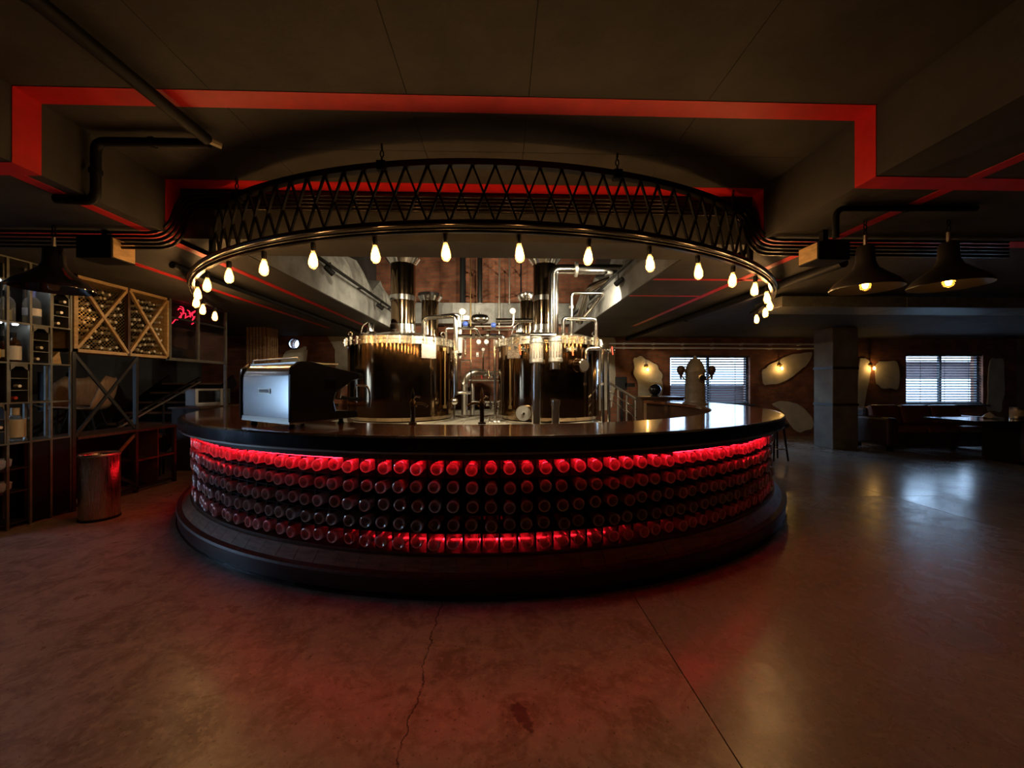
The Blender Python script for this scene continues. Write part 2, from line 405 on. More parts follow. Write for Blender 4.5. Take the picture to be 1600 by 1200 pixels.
wall_back = struct('wall_back', mbw, M['brick'], 'red brick back wall with peeling plaster patches')
# wall to the left with daylight windows
mbl = MB(); holes = [(2.0, 3.35, .85, 2.25), (6.53, 6.62, .95, 1.60), (6.95, 7.03, .95, 1.6)]
y = YF-.3
for (a, b, c, d) in holes:
    mbl.box((X0-.28, y, -.1), (X0, a, 3.3)); mbl.box((X0-.28, a, -.1), (X0, b, c)); mbl.box((X0-.28, a, d), (X0, b, 3.3)); y = b
mbl.box((X0-.28, y, -.1), (X0, YB+.3, 3.3))
wall_left = struct('wall_left', mbl, M['dark_wall'], 'dark wall behind the wine racks')
struct('wall_right', MB().box((X1, YF-.3, -.1), (X1+.28, YB+.3, 3.3)), M['dark_wall'], 'dark end wall of the lounge')
struct('wall_front', MB().box((X0-.3, YF-.28, -.1), (X1+.3, YF, 3.3)), M['dark_wall'], 'dark wall behind the viewer')

def window(name, a, b, c, d, y, label, div=1):
    t = thing(name, label, 'window', ((a+b)/2, y, c)); t['kind'] = 'structure'
    fr = MB(); k = .05
    fr.box((a, y+.10, c), (a+k, y+.16, d)).box((b-k, y+.10, c), (b, y+.16, d)).box((a, y+.10, c), (b, y+.16, c+k)).box((a, y+.10, d-k), (b, y+.16, d))
    obj('window_frame', fr, M['slat'], t)
    for i in range(1, div+1):
        x = a+(b-a)*i/(div+1); obj('mullion', MB().box((x-.03, y+.10, c+k), (x+.03, y+.16, d-k)), M['slat'], t)
    for i in range(div+1):
        x0 = a+(b-a)*i/(div+1)+.03; x1 = a+(b-a)*(i+1)/(div+1)-.03
        obj('pane', MB().box((x0, y+.126, c+k), (x1, y+.132, d-k)), M['pane'], t)
    obj('window_sill', MB().box((a-.06, y-.12, c-.045), (b+.06, y+.10, c)), M['slat'], t)
    return t
window('window_1', W1a.x, W1b.x, W1a.z, W1b.z, YB, 'daylit window behind the domed beer tower', 1)
window('window_2', W2a.x, W2b.x, W2a.z, W2b.z, YB, 'daylit window above the leather sofa', 1)
def blind(a, b, c, d, y, n, label, tilt):
    t = thing('window_blind', label, 'blind', ((a+b)/2, y, c), group='venetian blinds on the back windows')
    obj('head_rail', MB().box((a, y-.03, d-.03), (b, y+.02, d+.015)), M['slat'], t)
    me = None
    for i in range(n):
        z = c + (d-.05-c)*(i+.5)/n
        if me is None:
            Mx = Matrix.Rotation(R(tilt), 4, 'X'); me = mesh_of('slat', MB().cbox((0,0,0), (b-a-.02, .055, .003), Mx), M['slat'])
        o = obj('slat', me, None, t, local=True); o.location = (0, 0, z-c)
    for k in (.18, .5, .82):
        x = a+(b-a)*k; obj('cord', MB().box((x-.006, y-.026, c), (x+.006, y-.022, d)), M['slat'], t)
    obj('bottom_rail', MB().box((a, y-.025, c-.01), (b, y+.02, c+.012)), M['slat'], t)
blind(W1a.x+.02, W1b.x-.02, W1a.z+.03, W1b.z-.01, YB+.03, 18, 'dark slatted blind behind the domed beer tower', 37)
blind(W2a.x+.02, W2b.x-.02, W2a.z+.03, W2b.z-.01, YB+.03, 18, 'dark slatted blind above the leather sofa', 37)
pw = thing('window_3', 'small round porthole window above the espresso machine', 'window', (PH.x, YB, PH.z)); pw['kind'] = 'structure'
Mp = Matrix.Translation(PH) @ Matrix.Rotation(-PI/2, 4, 'X')
obj('porthole_ring', MB().lathe([(PR-.012,-.02),(PR+.02,-.02),(PR+.02,.02),(PR-.012,.02)], 32, M=Matrix.Translation((PH.x, YB, PH.z)) @ Matrix.Rotation(PI/2, 4, 'X'), closed_prof=True), M['chrome'], pw, smooth=40)
obj('pane', MB().lathe([(0,0),(PR,0),(PR,.006),(0,.006)], 32, M=Matrix.Translation((PH.x, YB+.2, PH.z)) @ Matrix.Rotation(PI/2, 4, 'X')), M['pane'], pw)
for i, (a, b, c, d) in enumerate(holes):
    t = thing('window_%d' % (i+4), ['tall daylit window just before the racks', 'narrow daylit window slit behind the racks', 'thin bright window slit far behind the racks'][i], 'window', (X0, (a+b)/2, c)); t['kind'] = 'structure'
    k = .045 if b-a > .5 else .015
    f = MB().box((X0-.16, a, c), (X0-.1, a+k, d)).box((X0-.16, b-k, c), (X0-.1, b, d)).box((X0-.16, a, c), (X0-.1, b, c+k)).box((X0-.16, a, d-k), (X0-.1, b, d))
    if b-a > .5: f.box((X0-.16, (a+b)/2-.02, c), (X0-.1, (a+b)/2+.02, d))
    obj('window_frame', f, M['slat'], t); obj('pane', MB().box((X0-.132, a+k, c+k), (X0-.126, b-k, d-k)), M['pane'], t)
# what stands outside the back windows
struct('ground', MB().box((-60, -60, -.9), (60, 80, -.6)), M['asphalt'], 'dim ground around the building')
ob = obj('pale_ground', MB().box((2, YB+.4, -.6), (40, 60, -.45)), M['ground']); tag(ob, 'bright pale ground outside the back windows', 'ground')
ob = obj('white_wall', MB().prism([(20,-.45),(23.4,-.45),(23,1.2),(22.6,1.66),(21.6,1.7),(20.8,1.1)], 16, lambda u, v, w_: (21+w_, u, v)), M['ground']); tag(ob, 'bright white low wall outside the sofa window', 'wall')
og = obj('street_building', MB().box((24, 24, -.45), (37, 26, 2.7)).box((23.8, 23.8, 2.7), (37.2, 26.2, 2.85)), M['facade']); tag(og, 'dim brown building seen outside the sofa window', 'building')
og = obj('garden_wall', MB().box((4, 13, -.45), (9.6, 13.2, 1.28)).box((3.95, 12.95, 1.28), (9.65, 13.25, 1.36)), M['facade']); tag(og, 'low brown wall outside the window behind the beer tower', 'wall')

# plaster patches on the brick
def patch(poly, y=YB, th=.022):
    pts = [PY(a, b, y) for a, b in poly]; q = []
    n = len(pts)
    for i in range(n):      # smooth the outline once
        a, b = pts[i], pts[(i+1) % n]; m_ = (a+b)/2+Vector((random.uniform(-.035,.035),0,random.uniform(-.035,.035))); q += [(a*.88+b*.12), m_, (a*.12+b*.88)]
    obj('plaster_patch', MB().prism([(p.x, p.z) for p in q], th, lambda u, v, w_: (u, y-w_, v)), M['plaster'], wall_back)
def cr(pts, sc, ox, oy): return [(a/sc+ox, b/sc+oy) for a, b in pts]
patch(cr([(185,280),(240,262),(300,300),(360,330),(400,400),(402,480),(400,640),(225,640),(220,540),(215,450),(185,400)], 4.706, 950, 500))
patch(cr([(1130,370),(1180,330),(1300,270),(1420,245),(1500,235),(1480,300),(1420,360),(1350,420),(1250,470),(1140,480)], 4.706, 950, 500))
patch(cr([(1200,620),(1260,595),(1330,600),(1430,640),(1500,720),(1500,800),(1400,830),(1340,770),(1300,690)], 4.706, 950, 500))
patch(cr([(480,265),(630,258),(655,370),(640,480),(520,470),(475,430)], 4.84, 1270, 510))
patch(cr([(345,240),(430,260),(425,400),(390,560),(380,700),(345,760)], 4.84, 1270, 510))
patch(cr([(1340,240),(1440,240),(1445,500),(1420,650),(1310,640),(1320,400)], 4.84, 1270, 510))
patch(cr([(560,490),(640,420),(880,360),(890,430),(880,700),(520,700)], 8.889, 380, 500))
patch(cr([(1160,200),(1290,140),(1620,130),(1650,900),(1270,900),(1280,500),(1250,350)], 8.889, 380, 500))
patch([(925,528),(962,524),(962,600),(955,640),(925,640)])
# lintel band behind the kettles
a = PY(640, 505, 9.55); b = PY(860, 474, 9.55)
struct('trim_6', MB().box((OL, 9.55, a.z), (OR, YB, b.z)), M['conc'], 'grey concrete lintel across the brick wall behind the kettles')

# columns
def Wc(cx, cy, z=0): return RGT*cx + FWD*cy + Vector((0,0,z))
c = Wc(7.15, 8.49)
col = thing('column', 'square concrete column between the two bright windows', 'column', (c.x, c.y, 0)); col['kind'] = 'structure'
obj('shaft', MB().box((c.x-.28, c.y-.25, 0), (c.x+.28, c.y+.25, ZB)), M['column'], col, bev=.01)
for z in (.93, 1.72): obj('band', MB().box((c.x-.29, c.y-.26, z), (c.x+.29, c.y+.26, z+.05)), M['rack_dark'], col)
c = PX(410, 560, -5.25); c.z = 0
col = thing('column', 'brown battened pier beside the porthole', 'column', (c.x, c.y, 0)); col['kind'] = 'structure'
obj('shaft', MB().box((c.x-.20, c.y-.2, 0), (c.x+.20, c.y+.2, ZB)), M['wood_dark'], col)
for i in range(6):
    x = c.x-.17+i*.068; obj('batten', MB().box((x-.022, c.y-.235, 0), (x+.022, c.y-.2, ZB)), M['wood_board'], col)
for i in range(5):
    y = c.y-.16+i*.08; obj('batten', MB().box((c.x+.2, y-.022, 0), (c.x+.235, y+.022, ZB)), M['wood_board'], col)

# red painted stripes on the concrete
def stripe(n, mb, label): struct('trim_%d' % n, mb, M['red_paint'], label)
e = .003
def cross_stripe(n, ya, yb, label):
    mb = MB().box((XL, ya, ZS-e), (XR, yb, ZS+.001)).box((XL-.001, ya, ZB), (XL+e, yb, ZS-e)).box((XR-e, ya, ZB), (XR+.001, yb, ZS-e))
    mb.box((-7, ya, ZB-e), (XL+e, yb, ZB+.001)).box((XR-e, ya, ZB-e), (8, yb, ZB+.001)); stripe(n, mb, label)
cross_stripe(10, 2.19, 2.325, 'red painted stripe stepping over the slab and beams in front')
cross_stripe(11, 3.155, 3.298, 'red painted stripe stepping along the cross beam')
def line(n, pts, wd, label):
    mb = MB()
    for p, q in zip(pts, pts[1:]): mb.bar((*p, ZB-.001), (*q, ZB-.001), wd, .004)
    stripe(n, mb, label)
line(12, [(-2.80, -3), (-2.84, 8.5)], .085, 'red painted line on the low ceiling nearest the kettles')
line(13, [(-3.70, 3.7), (-3.74, 8.5)], .085, 'red painted line on the low ceiling above the racks')
line(14, [(2.80, 1.2), (2.80, 8)], .085, 'red painted line running along the lounge ceiling')
line(15, [(1.78, 4.42), (3.5, 4.42)], .06, 'red painted cross line on the lounge ceiling by the opening')
line(16, [(1.78, 5.25), (2.8, 5.25)], .05, 'thin red cross line deeper on the lounge ceiling')

# ================================================================== BAR
BC = Wc(-.319, 6.52); BC.z = 0
TB = Matrix.Translation(BC)
def bp(r, phi, z=0): return BC + Vector((r*math.sin(phi), -r*math.cos(phi), z))
AE = R(112); ZT = 1.059
bar = thing('bar_counter', 'round bar with mahogany top, dark rim and red-lit bottle front', 'bar', BC)
def ring(name, prof, m, n=112, smooth=35, parent=bar, ae=AE): return obj(name, MB().lathe(prof, n, -ae, ae, TB, True), m, parent, smooth=smooth)
ring('countertop', [(3.28,ZT-.045),(4.008,ZT-.045),(4.008,ZT),(3.292,ZT),(3.28,ZT-.012)], M['wood_top'], 160)
ring('rim', [(4.008,ZT-.105),(4.034,ZT-.105),(4.042,ZT-.097),(4.042,ZT-.012),(4.030,ZT+.001),(4.008,ZT+.001)], M['rim'], 160)
ring('rim_lip', [(3.99,ZT-.118),(4.036,ZT-.118),(4.036,ZT-.106),(3.99,ZT-.106)], M['steel_dull'], 160)
ring('fascia', [(3.90,.893),(3.918,.893),(3.918,.884),(3.93,.884),(3.93,ZT-.118),(3.99,ZT-.118),(3.99,ZT-.046),(3.90,ZT-.046)], M['wood_dark'])
ring('back_panel', [(3.56,.24),(3.60,.24),(3.60,ZT-.046),(3.56,ZT-.046)], M['red_back'])
ring('inner_wall', [(3.36,0),(3.40,0),(3.40,ZT-.046),(3.36,ZT-.046)], M['wood_dark'], 64)
ring('inner_shelf', [(3.40,.60),(3.56,.60),(3.56,.63),(3.40,.63)], M['wood_dark'], 64)
obj('led_strip', MB().lathe([(3.872,.886),(3.889,.886),(3.889,.892),(3.872,.892)], 80, R(-66), R(46), TB, True), M['led'], bar)
for a0_, a1_ in ((-34, -15), (22, 44)): obj('led_strip', MB().lathe([(3.885,.873),(3.893,.873),(3.893,.879),(3.885,.879)], 24, R(a0_), R(a1_), TB, True), M['led'], bar)
ring('led_strip', [(3.70,.260),(3.72,.260),(3.72,.266),(3.70,.266)], M['led_low'], 90)
NC = 59; DPH = R(1.83); PH0 = R(-1.0)
ROWZ = [.824, .695, .567, .443, .318]
phis = [PH0 + (i-(NC-1)/2)*DPH for i in range(NC)]
for z in [(ROWZ[i]+ROWZ[i+1])/2 for i in range(4)]:
    ring('shelf', [(3.62,z-.010),(3.885,z-.010),(3.885,z-.004),(3.62,z-.004)], M['black'], 100)
ring('shelf', [(3.60,.235),(3.93,.235),(3.93,.258),(3.60,.258)], M['wood_dark'], 100)
me = mesh_of('divider', MB().box((-.007, -3.885, .258), (.007, -3.62, .893)), M['black'])
for i in range(NC+1):
    o = obj('divider', me, None, bar, local=True); o.rotation_euler = (0,0, PH0 + (i-NC/2)*DPH)
# skirt of wooden staves, step and plinth
me = None; NS = 92
for i in range(NS):
    a = (i+.5)/NS*2*AE-AE
    if me is None:
        hw = AE/NS*4.0*.975; q = [(3.90,.235),(3.945,.235),(4.02,.150),(4.02,.13),(3.90,.13)]
        n = len(q); vs = [(-hw,-r,z) for r,z in q]+[(hw,-r,z) for r,z in q]
        me = mesh_of('stave', MB().add(vs, [tuple(range(n)), tuple(reversed(range(n,2*n)))]+[(k,(k+1)%n,n+(k+1)%n,n+k) for k in range(n)]), M['wood_board'])
    o = obj('stave', me, None, bar, local=True); o.rotation_euler = (0,0,a)
ring('foot_moulding', [(3.9,.132),(4.045,.132),(4.058,.142),(4.05,.158),(4.02,.164),(3.9,.164)], M['wood_dark'], 120)
ring('plinth', [(3.4,0),(4.045,0),(4.045,.132),(3.4,.132)], M['plinth'], 120)
ring('plinth_lip', [(4.044,.02),(4.056,.02),(4.056,.032),(4.044,.032)], M['rim'], 120)

# the bottles lying in the bar front, bases outward
prof = [(.0,.022),(.018,.017),(.030,.004),(.036,0),(.0425,.004),(.0435,.014),(.0435,.19),(.038,.215),(.017,.245),(.0155,.30),(.0,.30)]
bot_me = mesh_of('glass_bottle', MB().lathe(prof, 16, M=Matrix.Rotation(-PI/2, 4, 'X')), M['bottle'], smooth=50)
bot_me.materials.append(M['bottle_rim_glint'])  # thick foot glass, whitened further to paint in its rim highlight
for pg in bot_me.polygons:
    ce_ = pg.center; rr_ = math.hypot(ce_.x, ce_.z)
    if .031 < rr_ < .0431 and ce_.y < .012: pg.material_index = 1
rows = ['top', 'second', 'middle', 'fourth', 'bottom']
rnd = random.Random(11)
for ri, z in enumerate(ROWZ):
    for ci, ph_ in enumerate(phis):
        o = bpy.data.objects.new('glass_bottle', bot_me); COL.objects.link(o)
        jz = rnd.uniform(-.006,.006); ja = rnd.uniform(-.0022,.0022); jr = rnd.uniform(-.012,.018)
        o.location = bp(3.928+jr, ph_+ja, z+jz); o.rotation_euler = (rnd.uniform(-.02,.02), 0, ph_+rnd.uniform(-.03,.03))
        tag(o, 'clear bottle base in the %s row of the red-lit bar front, %s from left' % (rows[ri], ordinal(ci+1)), 'bottle', 'bottles lying in the bar front')

# ================================================================== LATTICE RING WITH BULBS
RR = 3.94; ZRB, ZRT = 2.468, 2.892
AT = R(36.5); AR = R(75)
def arcpts(r, z, a0, a1, n): return [bp(r, a0+(a1-a0)*i/n, z) for i in range(n+1)]
PHr = R(.2)
ringo = thing('lattice_ring', 'black curved lattice truss and rail carrying the bulbs over the bar', 'light rail', BC + Vector((0,-RR,ZRB)))
def sweep(r0, r1, z0, z1, a, n): return MB().lathe([(r0,z0),(r1,z0),(r1,z1),(r0,z1)], n, PHr-a, PHr+a, TB, True)
obj('top_rail', sweep(RR-.025, RR+.025, ZRT-.03, ZRT+.012, AT+R(1), 90), M['rail'], ringo, smooth=35)
obj('bottom_rail', MB().tube(arcpts(RR+.012, ZRB+.015, PHr-AR, PHr+AR, 120), .020, 8), M['rail'], ringo, smooth=60)
obj('light_rail', sweep(RR-.035, RR-.008, ZRB-.045, ZRB-.012, AR, 130), M['rail'], ringo, smooth=35)
obj('cable', MB().tube(arcpts(RR+.018, ZRB-.03, PHr-AR, PHr+AR, 120), .008, 6), M['black'], ringo, smooth=60)
NB = 33
for i in range(NB):
    a0 = PHr-AT+2*AT*i/NB; a1 = PHr-AT+2*AT*(i+1)/NB
    obj('brace', MB().bar(bp(RR, a0, ZRT-.02), bp(RR, a1, ZRB+.02), .017, .012), M['black'], ringo)
    obj('brace', MB().bar(bp(RR+.006, a1, ZRT-.02), bp(RR+.006, a0, ZRB+.02), .017, .012), M['black'], ringo)
for s in (-1, 1): obj('end_post', MB().bar(bp(RR, PHr+s*AT, ZRB), bp(RR, PHr+s*AT, ZRT), .035, .035), M['black'], ringo)
link_me = None
def chain(p, q, parent, ln=.045, r=.0045):
    p = Vector(p); q = Vector(q); n = max(1, int((q-p).length/(ln*.78)))
    mb = MB()
    for i in range(n):
        c = p+(q-p)*((i+.5)/n); pts = []
        for k in range(10):
            a = 2*PI*k/10; u = math.cos(a)*ln*.26; v = math.sin(a)*ln*.5
            pts.append(c+(Vector((u,0,v)) if i % 2 else Vector((0,u,v))))
        mb.tube(pts, r, 5, closed=True)
    return obj('chain', mb, M['black'], parent, smooth=60)
for a in (-30, -10, 14, 32):
    p = bp(RR, R(a)); chain((p.x,p.y,ZRT+.01), (p.x,p.y,ZS), ringo)
    obj('clamp', MB().cbox((p.x,p.y,ZRT-.01), (.06,.06,.06)), M['black'], ringo)
# bulbs
bulb_prof_glass = [(.013,0),(.0145,-.012),(.020,-.03),(.030,-.068),(.0335,-.092),(.031,-.112),(.022,-.128),(.010,-.136),(0,-.138)]
bulb_prof_fil = [(0,-.022),(.006,-.026),(.012,-.045),(.019,-.078),(.021,-.094),(.016,-.110),(.007,-.119),(0,-.120)]
me_sock = mesh_of('socket', MB().lathe([(0,.05),(.016,.05),(.019,.045),(.019,.0),(.0135,-.008),(0,-.008)], 14), M['black'], 40)
me_gl = mesh_of('glass_bulb', MB().lathe(bulb_prof_glass, 16), M['bulb_glass'], 70)
me_fi = mesh_of('filament', MB().lathe(bulb_prof_fil, 8), M['filament'], 70)
NBULB = 20
for i in range(NBULB):
    a = R(-70.3 + i*7.4)
    p = bp(RR-.045, a, ZRB-.095)
    t = thing('light_bulb', 'glowing teardrop bulb on the ring rail, %s from its left end' % ordinal(i+1), 'bulb', p, a, 'bulbs on the ring rail')
    obj('socket', me_sock, None, t, local=True); obj('glass_bulb', me_gl, None, t, local=True); obj('filament', me_fi, None, t, local=True)
    if i: t.rotation_euler = (random.uniform(-.08,.08), random.uniform(-.1,.1), a)

# ================================================================== BREW DECK AND KETTLES
ZD = .755
dk = thing('brew_deck', 'raised pale tiled platform carrying the kettles inside the bar', 'platform', (-.4, 7.8, 0))
obj('deck_body', MB().box((-2.95, 6.0, 0), (1.72, 9.98, ZD-.03)), M['conc'], dk)
tx = [-2.95+i*.467 for i in range(11)]; ty = [6.0+i*.5 for i in range(9)]
for a, b in zip(tx, tx[1:]):
    for c, d in zip(ty, ty[1:]):
        obj('tile', MB().box((a+.004, c+.004, ZD-.03), (b-.004, min(d, 9.98)-.004, ZD)), M['tile'], dk)

def kettle(px, depth, r, label, zt, small=False, side=1):
    c = P(px, 600, depth); c.z = ZD
    t = thing('brew_kettle', label, 'kettle', c, group='brewing kettles on the deck')
    T = Matrix.Translation((c.x, c.y, 0)); h = zt
    obj('base_ring', MB().lathe([(r*.80,ZD),(r*.92,ZD),(r*.92,ZD+.03),(r*.80,ZD+.03)], 48, M=T, closed_prof=True), M['tank_trim'], t, smooth=35)
    obj('body', MB().lathe([(0,ZD+.03),(r*.86,ZD+.03),(r*.95,ZD+.05),(r,ZD+.11),(r,h-.02),(0,h-.02)], 72, M=T), M['tank'], t, smooth=35)
    obj('flange', MB().lathe([(r*.96,h-.02),(r+.035,h-.02),(r+.035,h+.035),(r+.01,h+.04),(r+.01,h+.052),(r+.03,h+.056),(r+.03,h+.10),(r*.96,h+.105)], 72, M=T, closed_prof=True), M['tank_trim'], t, smooth=35)
    lid = [(r*.99,h+.10),(r*.8,h+.16),(r*.52,h+.215),(r*.28,h+.25),(0,h+.25)]
    obj('lid', MB().lathe(lid, 56, M=T), M['tank_trim'], t, smooth=40)
    if small:
        n = 10
    else:
        n = 32
        me = mesh_of('clamp', MB().box((-.011,-.018,-.024),(.011,0,.102)).box((-.009,-.032,.03),(.009,-.022,.05)), M['steel_dull'])
        for i in range(n):
            a = 2*PI*i/n
            if math.cos(a) < -.35: continue
            o = obj('clamp', me, None, t, local=True); o.location = (r*.0+(r+.03)*math.sin(a), -(r+.03)*math.cos(a), h-ZD); o.rotation_euler = (0,0,a)
    return t, c, T, h
def chimney(t, c, zb, rad, collars, top):
    T = Matrix.Translation((c.x, c.y, 0))
    ch = obj('chimney', MB().lathe([(rad,zb),(rad,top),(rad*.9,top)], 40, M=T), M['tank'], t, smooth=40)
    obj('collar', MB().lathe([(rad+.002,zb-.02),(rad+.03,zb-.02),(rad+.03,zb+.05),(rad+.012,zb+.06),(rad+.012,zb+.16),(rad+.002,zb+.17)], 40, M=T, closed_prof=True), M['chrome'], ch, smooth=35)
    for z, fl in collars:
        if fl: pr = [(rad+.002,z-.12),(rad+.012,z-.12),(rad*1.42,z-.02),(rad*1.42,z+.05),(rad+.002,z+.05)]
        else: pr = [(rad+.002,z-.045),(rad+.018,z-.045),(rad+.018,z+.045),(rad+.002,z+.045)]
        obj('collar', MB().lathe(pr, 40, M=T, closed_prof=True), M['chrome'], ch, smooth=35)

t1, c1, T1, h1 = kettle(630, 6.92, .925, 'dark mirror brew kettle nearest the espresso machine', 2.06)
chimney(t1, c1, h1+.24, .215, [(2.93,False),(3.66,True)], 6.1)
t2, c2, T2, h2 = kettle(856, 6.92, .905, 'dark mirror brew kettle beside the stair railing', 2.06, side=-1)
cc = P(851, 600, 6.95); chimney(t2, cc, h2+.24, .205, [(2.93,False),(3.66,True)], 6.1)
t3, c3, T3, h3 = kettle(672, 9.0, .52, 'slimmer rear kettle behind the espresso side kettle', 2.05, True)
chimney(t3, c3, h3+.2, .20, [(3.45,True)], 3.5)
t4, c4, T4, h4 = kettle(824, 9.0, .48, 'slimmer rear kettle behind the railing side kettle', 2.05, True)
chimney(t4, c4, h4+.2, .17, [(3.45,True)], 3.5)

def onk(c, r, px_ang, z):  # point on a kettle's side, angle from the viewer-facing direction
    return Vector((c.x + r*math.sin(px_ang), c.y - r*math.cos(px_ang), z))
def lug(t, p, s=1):
    obj('lifting_lug', MB().tube([p+Vector((.0,0,0)), p+Vector((0,0,.05))], .012, 6), M['chrome'], t)
    pts = [p+Vector((math.cos(2*PI*k/12)*.035, 0, .085+math.sin(2*PI*k/12)*.035)) for k in range(12)]
    obj('lifting_lug', MB().tube(pts, .011, 6, closed=True), M['chrome'], t, smooth=60)
lug(t1, onk(c1, .88, R(-62), h1+.10)); lug(t1, onk(c1, .88, R(62), h1+.10)); lug(t2, onk(c2, .86, R(58), h2+.10))
def hatch(t, p):
    T = Matrix.Translation(p)
    b = obj('hatch', MB().lathe([(.17,0),(.175,.015),(.13,.05),(.06,.075),(.058,.19),(.045,.21),(0,.21)], 28, M=T), M['chrome'], t, smooth=40)
    obj('hatch_handle', MB().tube(fillet([p+Vector((-.14,-.05,.02)), p+Vector((-.10,-.08,.16)), p+Vector((-.02,-.08,.22))], .04), .012, 8), M['chrome'], b, smooth=60)
hatch(t1, onk(c1, .62, R(-45), h1+.15)); hatch(t2, onk(c2, .62, R(-58), h2+.15))
def plate(t, c, r, ang, z, w_, h_):
    Mx = Matrix.Translation((c.x, c.y, z)) @ Matrix.Rotation(ang, 4, 'Z')
    p = obj('plate', MB().box((-w_/2, -r-.06, -h_/2), (w_/2, -r-.03, h_/2), Mx), M['brushed'], t, bev=.006)
    obj('plate_bracket', MB().box((-w_*.3, -r-.03, -.02), (w_*.3, -r+.02, .02), Mx), M['steel_dull'], p)
plate(t1, c1, .925, R(38), 1.93, .26, .24); plate(t2, c2, .905, R(-42), 1.93, .26, .24)
# sight tubes
for t, c, r, a in ((t1, c1, .97, R(58)), (t2, c2, .95, R(-47))):
    p = onk(c, r, a, 0); sg = obj('sight_tube', MB().tube([p+Vector((0,0,1.02)), p+Vector((0,0,1.98))], .014, 8), M['brass'], t, smooth=60)
    for z in (1.02, 1.98): obj('sight_tube_fitting', MB().cbox(p+Vector((0,0,z)), (.05,.06,.05)), M['brass'], sg)
# thermometer / valves on kettle sides
p = P(710, 627, 6.35)
s_ = obj('sample_valve', MB().lathe([(0,-.06),(.035,-.05),(.058,-.02),(.058,.02),(.035,.05),(0,.06)], 18, M=Matrix.Translation(p)), M['chrome'], t1, smooth=60)
obj('lever', MB().tube(fillet([p+Vector((0,0,.06)), p+Vector((.0,0,.13)), p+Vector((.10,-.02,.145)), p+Vector((.27,-.02,.14))], .05), .024, 8), M['chrome'], s_, smooth=60)
obj('drain', MB().tube([p+Vector((0,0,-.05)), p+Vector((0,0,-.29))], .018, 8), M['chrome'], s_, smooth=60)
# big round manway on the second kettle
p = P(818, 646, 6.02)
mw = obj('manway', MB().lathe([(0,.0),(.115,.0),(.12,.012),(.12,.10),(0,.10)], 40, M=Matrix.Translation(p) @ Matrix.Rotation(-PI/2, 4, 'X') ), M['satin'], t2, smooth=30)
obj('manway_knob', MB().lathe([(0,-.05),(.02,-.05),(.024,-.03),(.012,0)], 14, M=Matrix.Translation(p) @ Matrix.Rotation(-PI/2, 4, 'X')), M['chrome'], mw, smooth=40)
# horizontal motor with round end
p = P(913, 571, 5.88); q = P(886, 569, 6.25)
d_ = (q-p); Mx = Matrix.Translation(p) @ d_.to_track_quat('Z', 'Y').to_matrix().to_4x4(); L_ = d_.length
mo = obj('motor', MB().lathe([(0,0),(.095,0),(.105,.01),(.105,.14),(.112,.145),(.112,.17),(.105,.175),(.105,L_+.1),(0,L_+.1)], 32, M=Mx), M['tank'], t2, smooth=35)
obj('end_cap', MB().lathe([(0,-.006),(.09,-.006),(.09,.0),(0,.0)], 32, M=Mx), M['steel_dull'], mo, smooth=30)

# the two ribbed couplings and tubes standing before the second kettle
def coupling(px, y0, y1, y2, depth, label, gap=None):
    c = P(px, 600, depth); z = lambda y: CAM_Z + (600-y)/F*depth
    t = thing('steel_coupling', label, 'pipe', (c.x, c.y, ZD), group='steel couplings before the kettle')
    T = Matrix.Translation((c.x, c.y, 0)); a, b = z(y1), z(y0)
    pr = [(.06,a),(.10,a),(.108,a+.01),(.108,a+.055),(.096,a+.065),(.096,b-.085),(.108,b-.075),(.108,b-.05),(.098,b-.045),(.098,b-.02),(.085,b),(0,b)]
    s = obj('sleeve', MB().lathe(pr, 30, M=T), M['satin'], t, smooth=30)
    for k in range(14):
        an = 2*PI*k/14; obj('rib', MB().tube([(c.x+.099*math.sin(an), c.y-.099*math.cos(an), a+.07), (c.x+.099*math.sin(an), c.y-.099*math.cos(an), b-.09)], .007, 6), M['chrome'], s)
    if gap:
        obj('tube', MB().lathe([(.072,z(gap[0])),(.072,a+.02)], 28, M=T), M['chrome'], t, smooth=40)
        obj('tube', MB().lathe([(.062,ZD),(.062,z(gap[1])-.08),(.075,z(gap[1])-.08),(.075,z(gap[1]))], 28, M=T), M['chrome'], t, smooth=40)
    else:
        obj('tube', MB().lathe([(.070,ZD),(.070,a-.04),(.06,a-.04),(.06,a+.02)], 28, M=T), M['chrome'], t, smooth=40)
coupling(838, 528, 567, 662, 5.86, 'ribbed steel coupling on a full tube, nearer the manway disc')
coupling(868, 526, 566, 662, 5.86, 'ribbed steel coupling on a broken tube, nearer the motor', (577, 625))
a = P(828, 524, 5.86); b = P(868, 524, 5.86)
t = obj('cross_pipe', MB().tube([a, b], .045, 14), M['chrome'], smooth=40); tag(t, 'short bright cross pipe joining the two ribbed couplings', 'pipe')

